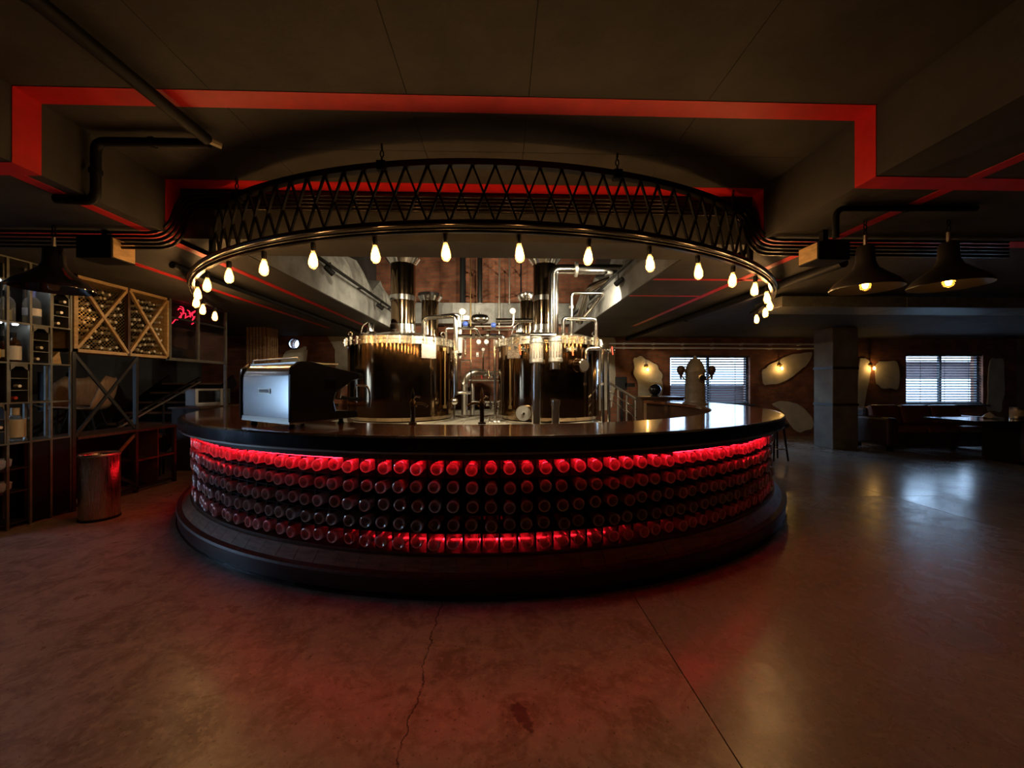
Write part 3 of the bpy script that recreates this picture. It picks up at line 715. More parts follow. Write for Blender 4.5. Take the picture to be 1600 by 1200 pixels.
def pipe(name, label, pts, r, m='chrome', fr=.06, cat='pipe', group='brewery pipework', joints=()):
    pts = [P(*p) if not isinstance(p, Vector) else p for p in pts]
    t = thing(name, label, cat, pts[0], group=group)
    obj('tube', MB().tube(fillet(pts, fr), r, 12), M[m], t, smooth=60)
    if name == 'riser_pipe':
        for zz in (3.62, 4.2): obj('bracket', MB().box((pts[0].x-.012, pts[0].y, zz), (pts[0].x+.012, YB, zz+.03)), M['black'], t)
    for j in joints:
        p, q = P(*j), None
        i = min(range(len(pts)-1), key=lambda k: ((pts[k]+pts[k+1])/2-p).length)
        d = (pts[i+1]-pts[i]).normalized()
        obj('clamp_ring', MB().tube([p-d*.02, p+d*.02], r*1.5, 14), M['steel_dull'], t, smooth=30)
    return t
pipe('steel_duct', 'thick polished duct rising from the kettle and turning under the opening edge', [(865,526,5.98),(865,421,5.98),(1001,421,5.98), Vector((1.62, 7.0, 3.15)), PX(905,503,1.55)], .078, fr=.10, joints=[(900,421,5.95),(985,421,5.95)])
pipe('steel_pipe', 'thin pipe stepping up beside the thick duct', [(893,527,6.3),(893,458,6.3),(944,458,6.3), PX(908,500,1.40)], .028, joints=[(893,480,6.3)])
pipe('steel_pipe', 'bent pipe arching over the lid of the railing side kettle', [(880,528,6.25),(880,497,6.25),(932,499,6.25),(932,548,6.25)], .032, fr=.07)
pipe('steel_pipe', 'low bent pipe standing beside the railing side kettle', [(916,575,6.15),(916,545,6.15),(941,544,6.15),(942,662,6.15)], .030, fr=.06, joints=[(941,600,6.15)])
pipe('steel_pipe', 'outermost upright pipe next to the stair railing', [(929,545,6.4),(950,547,6.4),(951,664,6.4)], .022, fr=.05)
pipe('steel_pipe', 'bright pipe arching from the espresso side kettle lid down its side', [(663,530,6.5),(663,497,6.5),(712,493,6.3),(712,618,6.3)], .040, fr=.09, joints=[(712,550,6.3)])
pipe('steel_pipe', 'grey pipe standing close behind the arched pipe', [(706,492,6.9),(718,492,6.9),(719,560,6.9)], .034, 'steel_dull', fr=.08)
pipe('steel_pipe', 'small bent pipe under the blue knobs', [(697,538,6.4),(697,513,6.4),(743,513,6.4),(750,526,6.6)], .022, fr=.05)
pipe('steel_pipe', 'thick bright manifold pipe between the two kettles', [(716,525,6.7),(786,525,6.7),(787,534,6.7)], .034, fr=.04, joints=[(740,525,6.7),(762,525,6.7)])
pipe('steel_pipe', 'short drop pipe below the manifold', [(716,529,6.8),(727,529,6.8),(727,556,6.8)], .020, fr=.03)
pipe('steel_pipe', 'upper pipe carrying the gauge with a hook end', [(742,510,7.4),(800,510,7.4),(802,505,7.4),(802,490,7.4)], .017, 'steel_dull', fr=.03)
pipe('steel_pipe', 'long pale pipe reaching the railing side kettle', [(757,515,7.2),(808,515,7.2)], .022)
pipe('steel_pipe', 'fat insulated pipe lying under the grey lintel', [(775,501,8.6),(832,501,8.6)], .055)
pipe('steel_pipe', 'fat elbow pipe rising from the deck between the kettles', [(726,648,7.3),(726,592,7.3),(738,581,7.3),(760,583,7.5)], .062, 'steel_dull', fr=.12, joints=[(726,600,7.3)])
pipe('steel_pipe', 'second upright deck pipe behind the fat elbow', [(738,648,7.6),(738,606,7.6),(736,600,7.6)], .046, 'steel_dull')
pipe('steel_pipe', 'thin square loop of pipe above the elbow', [(720,590,7.0),(720,564,7.0),(736,563,7.0),(736,640,7.0)], .013, fr=.03)
pipe('steel_pipe', 'valve row pipe low between the kettles, upper', [(733,581,7.6),(778,581,7.6)], .018)
pipe('steel_pipe', 'valve row pipe low between the kettles, lower', [(733,594,7.6),(778,594,7.6)], .020)
pipe('steel_pipe', 'upright pipe hugging the railing side kettle', [(773,530,6.6),(774,655,6.6)], .024)
pipe('steel_pipe', 'low drain pipe crossing the deck', [(735,628,7.4),(783,628,7.4)], .022, fr=.03)
pipe('steel_pipe', 'stub drain pipe with clamps by the second tap', [(762,660,6.2),(790,660,6.3)], .030, joints=[(772,660,6.23),(778,660,6.25)])
pipe('riser_pipe', 'thin brass riser on the brick between the kettles', [(735,400,9.4),(736,640,9.4)], .016, 'brass')
pipe('riser_pipe', 'thin pale riser above the lintel, nearer the fat kettle', [(780,395,9.45),(780,530,9.45)], .016, 'steel_dull')
pipe('riser_pipe', 'thin pale riser above the lintel, farther right', [(796,395,9.45),(796,475,9.45)], .016, 'steel_dull')
pipe('riser_pipe', 'shiny fat riser with a pointed foot above the lintel', [(750,392,9.4),(750,474,9.4)], .075)
pipe('riser_pipe', 'flat black riser on the brick above the lintel', [(723,392,9.6),(723,474,9.6)], .075, 'black')
pipe('riser_pipe', 'thin black riser right of the pale risers', [(814,395,9.5),(814,470,9.5)], .02, 'black')

def gauge(px, py, d, r, label, stem=None):
    c = P(px, py, d); Mx = Matrix.Translation(c) @ Matrix.Rotation(PI/2, 4, 'X')
    t = thing('dial_gauge', label, 'gauge', c - Vector((0,0,r)), group='dial gauges')
    obj('case', MB().lathe([(0,-.03),(r,-.03),(r,.012),(r*.88,.012),(r*.88,.004),(0,.004)], 24, M=Mx), M['chrome'], t, smooth=35)
    obj('dial', MB().lathe([(0,.0045),(r*.86,.0045),(r*.86,.007),(0,.007)], 24, M=Mx), M['white'], t)
    obj('needle', MB().bar(c+Vector((0,-.009,0)), c+Vector((r*.5,-.009,r*.5)), .006, .002), M['black'], t)
    if stem: obj('stem', MB().tube([c-Vector((0,0,r)), c-Vector((0,0,r+stem))], .014, 8), M['chrome'], t)
gauge(723, 487, 6.9, .062, 'round white gauge above the blue knob by the arched pipe', .10)
gauge(801, 486, 7.3, .062, 'round white gauge on the hooked pipe end', .05)
gauge(748, 534, 6.66, .046, 'small gauge under the manifold, nearer the arched pipe', .02)
gauge(760, 534, 6.66, .046, 'small gauge under the manifold, nearer the square plate', .02)
gauge(755, 546, 7.5, .035, 'small dial on the thin stem against the brick', .5)
for px_, py_, d, lb in ((727,506,6.5,'blue round valve knob by the arched pipe'), (771,508,6.9,'blue round valve knob on the long pale pipe')):
    c = P(px_, py_, d); t = thing('valve_knob', lb, 'valve', c-Vector((0,0,.05)), group='blue valve knobs')
    obj('knob', MB().lathe([(0,-.045),(.03,-.042),(.046,-.02),(.046,.015),(.032,.038),(0,.045)], 20, M=Matrix.Translation(c)), M['blue'], t, smooth=50)
    obj('valve_body', MB().cbox(c-Vector((0,0,.07)), (.09,.05,.05)).tube([c-Vector((0,0,.05)), c-Vector((0,0,.03))], .02, 8), M['chrome'], t)
def valve(px_, py_, d, lb, handle='orange', s=1):
    c = P(px_, py_, d); t = thing('pipe_valve', lb, 'valve', c-Vector((0,0,.05)), group='pipe valves')
    obj('valve_body', MB().tube([c-Vector((.075*s,0,0)), c+Vector((.075*s,0,0))], [.026*s]*2, 12).cbox(c, (.06*s,.07*s,.07*s)), M['chrome'], t, smooth=30)
    obj('flange_ring', MB().tube([c-Vector((.075*s,0,0)), c-Vector((.06*s,0,0))], .04*s, 14), M['chrome'], t, smooth=30)
    obj('flange_ring', MB().tube([c+Vector((.06*s,0,0)), c+Vector((.075*s,0,0))], .04*s, 14), M['chrome'], t, smooth=30)
    obj('handle', MB().tube([c+Vector((0,-.01,.03)), c+Vector((.0,-.05,.06)), c+Vector((.01,-.06,-.09*s))], .012*s, 8), M[handle], t, smooth=40)
for i, (x, y, d, hn) in enumerate(((742,583,7.5,'chrome'),(752,585,7.45,'red_plastic'),(764,584,7.4,'chrome'),(772,588,7.4,'chrome'),(766,632,7.1,'chrome'),(775,636,7.0,'chrome'),(764,655,6.6,'chrome'))):
    valve(x, y, d, ['steel valve at the elbow end of the valve row','red handled valve in the middle of the valve row','steel valve right of the red handled one','last steel valve of the row by the upright pipe','steel valve on the low drain pipe','steel valve beside the low drain by the kettle foot','round steel pump valve behind the second tap'][i], hn)
valve(812, 545, 5.98, 'orange handled valve beside the square plate', 'orange', 1.1); valve(893, 546, 5.98, 'orange handled valve right of the ribbed couplings', 'orange', 1.1)
valve(955, 548, 6.3, 'small red handled valve by the stair railing', 'red_plastic', .8)
c = P(718, 540, 6.75); t = thing('filter_housing', 'white upright filter cylinder between the kettles', 'filter', c-Vector((0,0,.13)))
obj('housing', MB().lathe([(0,-.13),(.045,-.13),(.052,-.11),(.052,.10),(.062,.105),(.062,.13),(0,.135)], 20, M=Matrix.Translation(c)), M['white'], t, smooth=35)
obj('bottom_cap', MB().lathe([(0,-.18),(.03,-.18),(.04,-.13),(0,-.13)], 16, M=Matrix.Translation(c)), M['chrome'], t, smooth=35)
c = P(727, 497, 8.2); t = thing('control_box', 'grey steel junction box under the lintel', 'box', c)
obj('case', MB().cbox(c, (.18,.1,.1)), M['brushed'], t, bev=.006); obj('bracket', MB().box((c.x-.02,c.y,c.z-.02),(c.x+.02,YB,c.z+.0)), M['black'], t); obj('cover', MB().cbox(c-Vector((0,.055,0)), (.16,.01,.08)), M['steel_dull'], t)
c = P(750, 498, 8.4); t = thing('heat_exchanger', 'bulging steel vessel lying under the grey lintel', 'vessel', c)
obj('shell', MB().tube([c+Vector((x,0,0)) for x in (-.2,-.16,-.08,.08,.16,.2)], [.02,.08,.1,.1,.08,.02], 20), M['chrome'], t, smooth=50)
obj('bracket', MB().box((c.x-.02,c.y,c.z-.02),(c.x+.02,YB,c.z+.0)), M['black'], t); obj('nozzle', MB().tube([c, c+Vector((0,0,.13))], .03, 12), M['chrome'], t, smooth=50)
c = P(746, 554, 9.97); t = thing('hanging_tag', 'small white tag with a black slot on the brick', 'tag', c)
obj('card', MB().cbox(c, (.06,.01,.11)), M['white'], t); obj('slot', MB().cbox(c-Vector((0,.006,.03)), (.04,.004,.02)), M['black'], t)
c = P(686, 505, 9.9); t = thing('display_box', 'black boxed display on the brick behind the pipes', 'box', c)
obj('case', MB().cbox(c, (.26,.1,.18)), M['black'], t, bev=.008); obj('screen', MB().cbox(c-Vector((0,.052,0)), (.18,.008,.10)), M['brass'], t)

# stair railing up to the deck
t = thing('stair_railing', 'steel stair railing descending from the brew deck', 'railing', P(975, 655, 7.0))
A0, A1 = P(952, 598, 7.2), P(994, 624, 6.3)
obj('handrail', MB().tube([A0, A1], .022, 8), M['steel_dull'], t, smooth=50)
for k, (o0, o1) in enumerate(((.16,.16),(.30,.30))): obj('rail', MB().tube([A0-Vector((0,0,o0)), A1-Vector((0,0,o1))], .014, 8), M['chrome'], t, smooth=50)
for f_ in (.02, .35, .68, .98):
    p = A0+(A1-A0)*f_; obj('post', MB().tube([p-Vector((0,0,.02)), Vector((p.x,p.y,max(0,p.z-.95)))], .018, 8), M['steel_dull'], t, smooth=50)

# track lights along the opening
def spot(px_, X, py_, aim, energy, label, lit=True):
    c = PX(px_, py_, X); t = thing('track_spotlight', label, 'spotlight', c, group='track spotlights')
    d = (Vector(aim)-c).normalized(); Mx = Matrix.Translation(c) @ d.to_track_quat('Z', 'Y').to_matrix().to_4x4()
    h = obj('head', MB().lathe([(0,-.09),(.03,-.09),(.036,-.06),(.04,.05),(.034,.05),(.034,.03),(0,.03)], 18, M=Mx), M['black'], t, smooth=35)
    obj('lens', MB().lathe([(0,.031),(.033,.031),(.033,.034),(0,.034)], 18, M=Mx), M['spot_face'] if lit else M['black_gloss'], t)
    obj('arm', MB().tube([c, c+Vector((0,0,.12))], .010, 6), M['black'], t)
    if lit:
        ld = bpy.data.lights.new('spot_lamp', 'SPOT'); ld.energy = energy; ld.color = (1,.84,.58); ld.spot_size = R(150); ld.spot_blend = .6; ld.shadow_soft_size = .04
        lo = bpy.data.objects.new('spot_lamp', ld); COL.objects.link(lo); lo.parent = t; lo.matrix_parent_inverse = t.matrix_basis.inverted()
        lo.location = c + d*.06; lo.rotation_euler = d.to_track_quat('-Z', 'Y').to_euler()
for sgn, x, lb in ((-1, OL+.12, 'black spotlight track along the opening edge by the racks'), (1, OR-.10, 'black spotlight track along the opening edge by the lounge')):
    t = thing('light_track', lb, 'light track', (x, 6.5, 2.98), group='spotlight tracks')
    obj('track', MB().box((x-.02, 4.4, 2.97), (x+.02, 9.6, 3.0)), M['black'], t)
    for y in (4.8, 6.5, 8.2, 9.4): obj('track_clip', MB().box((min(x,x-sgn*-.1)-.01, y-.02, 2.99), (max(x,x-sgn*-.1)+.01, y+.02, 3.01)), M['black'], t)
XS1, XS2 = OL+.12, OR-.10
spot(516, XS1, 424, (-.5,7.5,1.0), 0, 'unlit black spotlight head at the near end of the rack side track', False)
spot(595, XS1, 480, (-.2,9.0,1.4), 240, 'lit spotlight head at the far end of the rack side track')
spot(966, XS2, 441, (-.4,8.4,1.2), 260, 'lit spotlight head at the near end of the lounge side track')
spot(912, XS2, 484, (-1.0,9.2,2.0), 240, 'lit spotlight head at the far end of the lounge side track')

# added floods, unseen behind the cross beam, to brighten the kettles
for x, lb in ((-1.55, 'unseen flood added behind the cross beam, rack side'), (1.0, 'unseen flood added behind the cross beam, lounge side')):
    c = Vector((x, D3+.16, 3.18)); t = thing('added_flood', lb, 'added_flood', c, group='added floods behind the cross beam')
    d = (Vector((-.4, 8.2, 1.2))-c).normalized(); Mx = Matrix.Translation(c) @ d.to_track_quat('Z', 'Y').to_matrix().to_4x4()
    obj('housing', MB().box((-.11,-.08,-.05),(.11,.08,.02), Mx), M['black'], t, bev=.008)
    obj('lens', MB().box((-.10,-.07,.02),(.10,.07,.024), Mx), M['spot_face'], t)
    obj('bracket', MB().box((x-.02, D3, 3.17), (x+.02, D3+.13, 3.2)), M['black'], t)
    ld = bpy.data.lights.new('added_flood_lamp', 'SPOT'); ld.energy = 540; ld.color = (1,.83,.56); ld.spot_size = R(100); ld.spot_blend = .7; ld.shadow_soft_size = .06
    lo = bpy.data.objects.new('added_flood_lamp', ld); COL.objects.link(lo); lo.parent = t; lo.matrix_parent_inverse = t.matrix_basis.inverted()
    lo.location = c + d*.1; lo.rotation_euler = d.to_track_quat('-Z', 'Y').to_euler()

# ================================================================== ON THE BAR
def slab_prof(mb, prof, w0, w1, Mx):    # side profile (u depth, v height) extruded along the width
    n = len(prof); vs = [(w0, u, v) for u, v in prof] + [(w1, u, v) for u, v in prof]
    mb.add(vs, [tuple(range(n)), tuple(reversed(range(n, 2*n)))] + [(i, (i+1) % n, n+(i+1) % n, n+i) for i in range(n)], Mx); return mb
pl = P(376, 600, 3.30); pr_ = P(455, 600, 2.88); ux = (pr_-pl); WID = ux.length; rz = math.atan2(ux.y, ux.x)
em = thing('espresso_machine', 'silver backed black espresso machine standing on the bar', 'coffee machine', (pl.x, pl.y, ZT), rz)
# local frame: x along the back panel, y away from the viewer (into the bar), z up from the counter
back = [(0.0,.045),(.0,.40),(.012,.455),(.05,.495),(.10,.51),(.12,.51),(.12,.045)]
obj('back_panel', slab_prof(MB(), back, .03, WID-.02, None), M['panel'], em, smooth=50, local=True)
obj('panel_foot', MB().box((.03,-.004,.035),(WID-.02,.12,.075)), M['steel_dull'], em, local=True)
sidep = [(-.012,.05),(-.012,.41),(.0,.47),(.05,.512),(.14,.52),(.40,.465),(.55,.44),(.585,.425),(.58,.385),(.52,.37),(.36,.27),(.34,.20),(.36,.12),(.56,.11),(.57,.05)]
for a, b in ((0, .032), (WID-.022, WID+.012)): obj('side_cheek', slab_prof(MB(), sidep, a, b, None), M['black_gloss'], em, bev=.006, local=True)
obj('body', MB().box((.03,.12,.10),(WID-.02,.34,.44)), M['rack_dark'], em, local=True)
obj('cup_tray', MB().box((.03,.06,.500),(WID-.02,.40,.512)), M['steel_dull'], em, local=True)
obj('cup_rail', MB().tube(fillet([(.05,.08,.512),(.05,.08,.545),(WID-.05,.08,.545),(WID-.05,.08,.512)], .03), .007, 8), M['steel_dull'], em, smooth=60, local=True)
obj('drip_tray', MB().box((.03,.12,.05),(WID-.02,.57,.105)), M['steel_dull'], em, local=True)
obj('visor', MB().box((.03,.34,.36),(WID-.02,.55,.43)), M['black_gloss'], em, bev=.02, local=True)
obj('window_inlay', MB().box((WID+.011,.26,.30),(WID+.015,.36,.37)), M['dark_pane'], em, local=True)
b = obj('badge', MB().box((WID*.40,-.006,.265),(WID*.62,.0,.305)), M['steel_dull'], em, local=True)
obj('badge_inset', MB().box((WID*.42,-.008,.272),(WID*.60,-.005,.298)), M['micro'], b, local=True)
for x in (.10, WID-.1):
    for y in (.06, .48):
        obj('foot', MB().lathe([(0,0),(.026,0),(.026,.01),(.018,.02),(.018,.05),(0,.05)], 14, M=Matrix.Translation((x,y,0))), M['black'], em, smooth=40, local=True)
for x in (WID-.13, WID*.36):
    g = obj('group_head', MB().lathe([(0,.22),(.035,.22),(.04,.25),(.04,.33),(0,.33)], 18, M=Matrix.Translation((x,.46,0))), M['chrome'], em, smooth=40, local=True)
    obj('portafilter', MB().tube([(x,.46,.225),(x,.60,.21),(x,.68,.20)], [.018,.014,.018], 10), M['black'], g, smooth=50, local=True)
obj('steam_wand', MB().tube(fillet([(WID+.0,.56,.33),(WID+.02,.66,.33),(WID+.03,.68,.24),(WID+.03,.67,.13)], .04), .009, 8), M['chrome'], em, smooth=60, local=True)
obj('steam_knob', MB().lathe([(0,0),(.024,0),(.028,.02),(.024,.05),(0,.055)], 14, M=Matrix.Translation((WID-.02,.585,.41)) @ Matrix.Rotation(-PI/2,4,'X')), M['black'], em, smooth=40, local=True)

def beer_tap(px, label, s):
    c = P(px, 600, 3.28); t = thing('beer_tap', label, 'tap', (c.x, c.y, ZT), group='beer taps on the bar')
    obj('base', MB().lathe([(0,0),(.035,0),(.035,.012),(.022,.018),(0,.018)], 20), M['bronze'], t, smooth=35, local=True)
    obj('column', MB().lathe([(.019,.018),(.019,.15),(.024,.155),(.024,.19),(.014,.205),(.012,.22),(0,.22)], 20), M['bronze'], t, smooth=35, local=True)
    obj('spout', MB().tube(fillet([(0,0,.165),(s*.04,0,.178),(s*.09,0,.175),(s*.125,0,.15)], .03), [.011]*14, 8), M['bronze'], t, smooth=60, local=True)
    h = obj('handle', MB().tube([(0,0,.21),(0,0,.24),(0,0,.27),(0,0,.31)], [.012,.017,.013,.004], 10), M['wood_dark'] if s < 0 else M['black'], t, smooth=60, local=True)
    obj('lever', MB().tube([(0,0,.215),(-s*.03,0,.235),(-s*.055,0,.228)] if s < 0 else [(-.01,0,.215),(.03,0,.235),(.06,0,.23)], .007, 8), M['chrome'], h, smooth=60, local=True)
    obj('nozzle', MB().tube([(0,0,.158),(s*.035,0,.152)], .008, 8), M['brass'], t, local=True)
beer_tap(753, 'dark beer tap with spout curving left before the pipework', -1)
t_ = beer_tap(645, 'dark beer tap with spout curving right before the kettle', 1)

# domed beer tower at the far end
c = P(1086, 600, 6.55); t = thing('beer_tower', 'grey domed beer tower with round gauge before the window', 'beer tower', (c.x, c.y, ZT))
obj('foot_ring', MB().lathe([(0,0),(.20,0),(.20,.02),(.17,.035),(.165,.06),(0,.06)], 32), M['ceramic'], t, smooth=35, local=True)
obj('body', MB().lathe([(.155,.06),(.150,.52),(.165,.54),(.165,.57),(.150,.60),(.125,.68),(.08,.75),(.03,.785),(.02,.80),(.022,.82),(0,.83)], 36), M['ceramic'], t, smooth=40, local=True)
g = obj('gauge', MB().lathe([(0,-.02),(.065,-.02),(.065,.02),(.05,.025),(.048,.012),(0,.012)], 24, M=Matrix.Translation((.03,-.16,.44)) @ Matrix.Rotation(PI/2,4,'X')), M['steel_dull'], t, smooth=35, local=True)
obj('gauge_face', MB().lathe([(0,.0125),(.046,.0125),(.046,.016),(0,.016)], 20, M=Matrix.Translation((.03,-.16,.44)) @ Matrix.Rotation(PI/2,4,'X')), M['black'], g, local=True)
for s in (-1, 1):
    a = obj('tap_arm', MB().tube(fillet([(s*.14,-.02,.40),(s*.20,-.03,.42),(s*.25,-.04,.48)], .03), .012, 8), M['brass'], t, smooth=60, local=True)
    obj('tap_knob', MB().lathe([(0,.42),(.015,.43),(.02,.48),(.05,.53),(.065,.58),(.055,.63),(.03,.65),(0,.655)], 18, M=Matrix.Translation((s*.265,-.04,.0))), M['leather_dk'], a, smooth=50, local=True)

# ================================================================== BEHIND THE BAR, RIGHT
a = P(1024, 600, 8.7); t = thing('back_desk', 'dark wooden service desk behind the bar end', 'desk', (a.x, a.y, 0))
obj('desk_body', MB().box((a.x-.42, a.y-.3, 0), (a.x+.5, a.y+.3, 1.08)), M['wood_dark'], t)
for i in range(3): obj('drawer', MB().box((a.x-.38+i*.29, a.y-.325, .55), (a.x-.11+i*.29, a.y-.3, 1.02)), M['wood_board'], t)
obj('desk_top', MB().box((a.x-.46, a.y-.34, 1.08), (a.x+.54, a.y+.34, 1.12)), M['wood_dark'], t)
t = thing('globe_lamp', 'glossy black globe on a foot on the service desk', 'globe', (a.x-.05, a.y-.1, 1.12))
obj('globe', MB().lathe([(0,.03),(.06,.04),(.11,.08),(.135,.14),(.135,.17),(.11,.23),(.06,.27),(0,.28)], 28), M['black_gloss'], t, smooth=60, local=True)
obj('foot', MB().lathe([(0,0),(.09,0),(.09,.015),(.05,.04),(0,.04)], 20), M['black'], t, smooth=40, local=True)
a = P(972, 598, 7.9); t = thing('till_screen', 'small dark till screen beyond the stair railing', 'screen', (a.x, a.y, 1.12))
obj('screen', MB().box((a.x-.14,a.y-.02,1.28),(a.x+.1,a.y+.02,1.55)), M['black'], t, bev=.01)
obj('arm', MB().box((a.x+.06,a.y-.02,1.34),(a.x+.26,a.y+.02,1.42)), M['black'], t); obj('stand', MB().tube([(a.x,a.y+.03,0),(a.x,a.y+.03,1.3)], .03, 10), M['black'], t)
# pair of white pipes along the wall
for y_, lb in ((537, 'upper white pipe running along the brick wall above the window'), (543.5, 'lower white pipe running along the brick wall above the window')):
    a = PY(952, y_, 9.88); b = PY(1274, y_, 9.88); t = thing('white_pipe', lb, 'pipe', a, group='white wall pipes')
    obj('tube', MB().tube([Vector((a.x,9.88,a.z)), Vector((b.x,9.88,a.z))], .022, 10), M['white_pipe'], t, smooth=50)
    for i in range(7):
        x = a.x+(b.x-a.x)*(i+.5)/7; obj('clip', MB().box((x-.015,9.87,a.z-.03),(x+.015,10,a.z+.03)), M['white_pipe'], t)
# wall lamps
def wall_lamp(px, py, label, watts=None):
    c = PY(px, py, YB-.13); t = thing('wall_lamp', label, 'lamp', (c.x, YB-.03, c.z), group='wall lamps on the plaster')
    obj('backplate', MB().lathe([(0,0),(.05,0),(.05,.02),(0,.025)], 18, M=Matrix.Translation((c.x, YB-.02, c.z+.08)) @ Matrix.Rotation(PI/2,4,'X')), M['brass'], t, smooth=40)
    obj('arm', MB().tube(fillet([(c.x,YB-.02,c.z+.08),(c.x,c.y,c.z+.10),(c.x,c.y,c.z+.06)], .03), .009, 8), M['brass'], t, smooth=60)
    b = obj('glass_bulb', MB().lathe([(.014,.06),(.03,.02),(.038,-.02),(.03,-.05),(0,-.065)], 16, M=Matrix.Translation(c)), M['bulb_glass'], t, smooth=60)
    obj('filament', MB().lathe([(0,.03),(.012,.015),(.016,-.01),(.012,-.035),(0,-.04)], 8, M=Matrix.Translation(c)), M['wall_fil'], b, smooth=60)
wall_lamp(1012, 577, 'lit wall lamp on the plaster patch by the black globe')
wall_lamp(1222, 575, 'lit wall lamp on the slanting plaster patch right of the tower window')
wall_lamp(1366, 575, 'lit wall lamp between the column and the sofa window')

# sofa, table and what lies on it
c = Wc(8.95, 8.35); t = thing('leather_sofa', 'worn brown leather sofa under the window', 'sofa', (c.x, c.y, 0), -YAW)
obj('frame', MB().box((-1.18,-.42,.10),(1.18,.45,.40)), M['leather_dk'], t, bev=.03, local=True)
for s in (-1, 1): obj('armrest', MB().box((s*1.18-.17*(s>0)-.02, -.45, .10),(s*1.18+.17*(s<0)+.02, .45, .70)), M['leather_dk'], t, bev=.05, local=True)
obj('backrest', MB().box((-1.05,.24,.36),(1.05,.50,.88)), M['leather_dk'], t, bev=.06, local=True)
for i in range(3):
    x = -1.0+i*.667; obj('seat_cushion', MB().box((x+.01,-.42,.38),(x+.655,.25,.52)), M['leather'], t, bev=.045, local=True)
    Mx = Matrix.Translation((x+.333,.20,.72)) @ Matrix.Rotation(R(-14),4,'X')
    obj('back_cushion', MB().cbox((0,0,0),(.65,.17,.44),Mx), M['leather'], t, bev=.07, local=True)
for x in (-1.08, 1.08):
    for y in (-.36, .38): obj('foot', MB().box((x-.04,y-.04,0),(x+.04,y+.04,.10)), M['black'], t, local=True)
c = Wc(9.15, 6.85); t = thing('lounge_table', 'dark wooden table with boxed base before the sofa', 'table', (c.x, c.y, 0), -YAW)
obj('tabletop', MB().box((-1.35,-.42,.735),(1.6,.45,.775)), M['black_gloss'], t, bev=.008, local=True)
for i in range(4): obj('base_panel', MB().box((-.42+i*.46,-.30,.06),(.03+i*.46,-.26,.735)), M['rack_dark'], t, local=True)
obj('base_box', MB().box((-.40,-.26,.06),(1.38,.30,.735)), M['black'], t, local=True); obj('base_foot', MB().box((-.36,-.24,0),(1.34,.28,.06)), M['black'], t, local=True)
c2_ = P(1548, 648, 7.0); t = thing('crumpled_napkin', 'white crumpled napkin on the dark lounge table', 'napkin', (c2_.x, c2_.y, .775))
vs = []; fs = []; rn = random.Random(4)
for i in range(9):
    for j in range(7): vs.append(((i-4)*.028, (j-3)*.03, .004+abs(.10*math.exp(-((i-3)**2+(j-3)**2)/5))+.012*rn.random()))
for i in range(8):
    for j in range(6): fs.append((i*7+j,(i+1)*7+j,(i+1)*7+j+1,i*7+j+1))
o = obj('cloth', MB().add(vs, fs), M['white'], t, smooth=50, local=True); so = o.modifiers.new('thickness','SOLIDIFY'); so.thickness = .004
c3_ = P(1589, 640, 6.9); t = thing('tin_can', 'metal tin standing on the lounge table edge', 'tin', (c3_.x, c3_.y, .775))
obj('can', MB().lathe([(0,0),(.085,0),(.09,.006),(.088,.01),(.088,.20),(.09,.206),(.085,.21),(.08,.205),(.08,.02),(0,.02)], 24), M['steel_dull'], t, smooth=35, local=True)
obj('paper_band', MB().lathe([(.0885,.05),(.0895,.05),(.0895,.16),(.0885,.16)], 24, closed_prof=True), M['cream'], t, smooth=35, local=True)
# stool behind the bar's right shoulder
c = P(1212, 600, 7.1); t = thing('bar_stool', 'dark upholstered stool just behind the bar shoulder', 'stool', (c.x, c.y, 0))
obj('seat', MB().lathe([(0,.60),(.19,.60),(.21,.63),(.20,.68),(.15,.70),(0,.705)], 24), M['leather_dk'], t, smooth=50, local=True)
for k in range(4):
    a = PI/4+k*PI/2; obj('leg', MB().tube([(.12*math.cos(a),.12*math.sin(a),.60),(.19*math.cos(a),.19*math.sin(a),0)], [.02,.014], 8), M['black'], t, smooth=50, local=True)
obj('foot_ring', MB().tube([(.165*math.cos(2*PI*k/20),.165*math.sin(2*PI*k/20),.22) for k in range(20)], .009, 6, closed=True), M['steel_dull'], t, smooth=60, local=True)

# ================================================================== CEILING FIXTURES
def pendant(c, rad, lit, label):
    t = thing('pendant_lamp', label, 'lamp', c, group='enamel pendant lamps')     # c: centre of the rim
    obj('shade', MB().lathe([(rad,0),(rad*1.0,.012),(rad*.86,.055),(rad*.58,.105),(rad*.36,.15),(rad*.27,.20),(rad*.25,.30),(rad*.20,.32),(.002,.325),(.002,.31),(rad*.22,.295),(rad*.24,.20),(rad*.33,.145),(rad*.56,.098),(rad*.84,.045),(rad*.985,.004)], 40, closed_prof=True), M['black_gloss'] if not lit else M['shade'], t, smooth=50, local=True)
    obj('stem', MB().tube([(0,0,.31),(0,0,.40)], .012, 8), M['steel_dull'], t, local=True)
    chain((c[0],c[1],c[2]+.40), (c[0],c[1],ZB), t)
    s = obj('socket', MB().lathe([(0,.20),(.025,.20),(.025,.12),(.018,.11),(0,.11)], 14), M['black'], t, smooth=40, local=True)
    obj('glass_bulb', MB().lathe([(.014,.115),(.03,.07),(.036,.03),(.028,-.0),(0,-.014)], 16), M['bulb_glass'], t, smooth=60, local=True)
    if lit: obj('filament', MB().lathe([(0,.09),(.012,.07),(.02,.035),(.013,.008),(0,.002)], 8), M['pend_fil'], t, smooth=60, local=True)
M['shade'] = mat('dark enamel shade', (.03,.027,.024), .3)
pendant(P(1352, 452, 2.85), .215, True, 'lit black pendant lamp nearer the bar ring')
pendant(P(1482, 447, 2.85), .225, True, 'lit black pendant lamp farther from the bar ring')
pendant(P(84, 452, 2.95), .235, False, 'unlit black pendant lamp hanging before the bottle shelves')

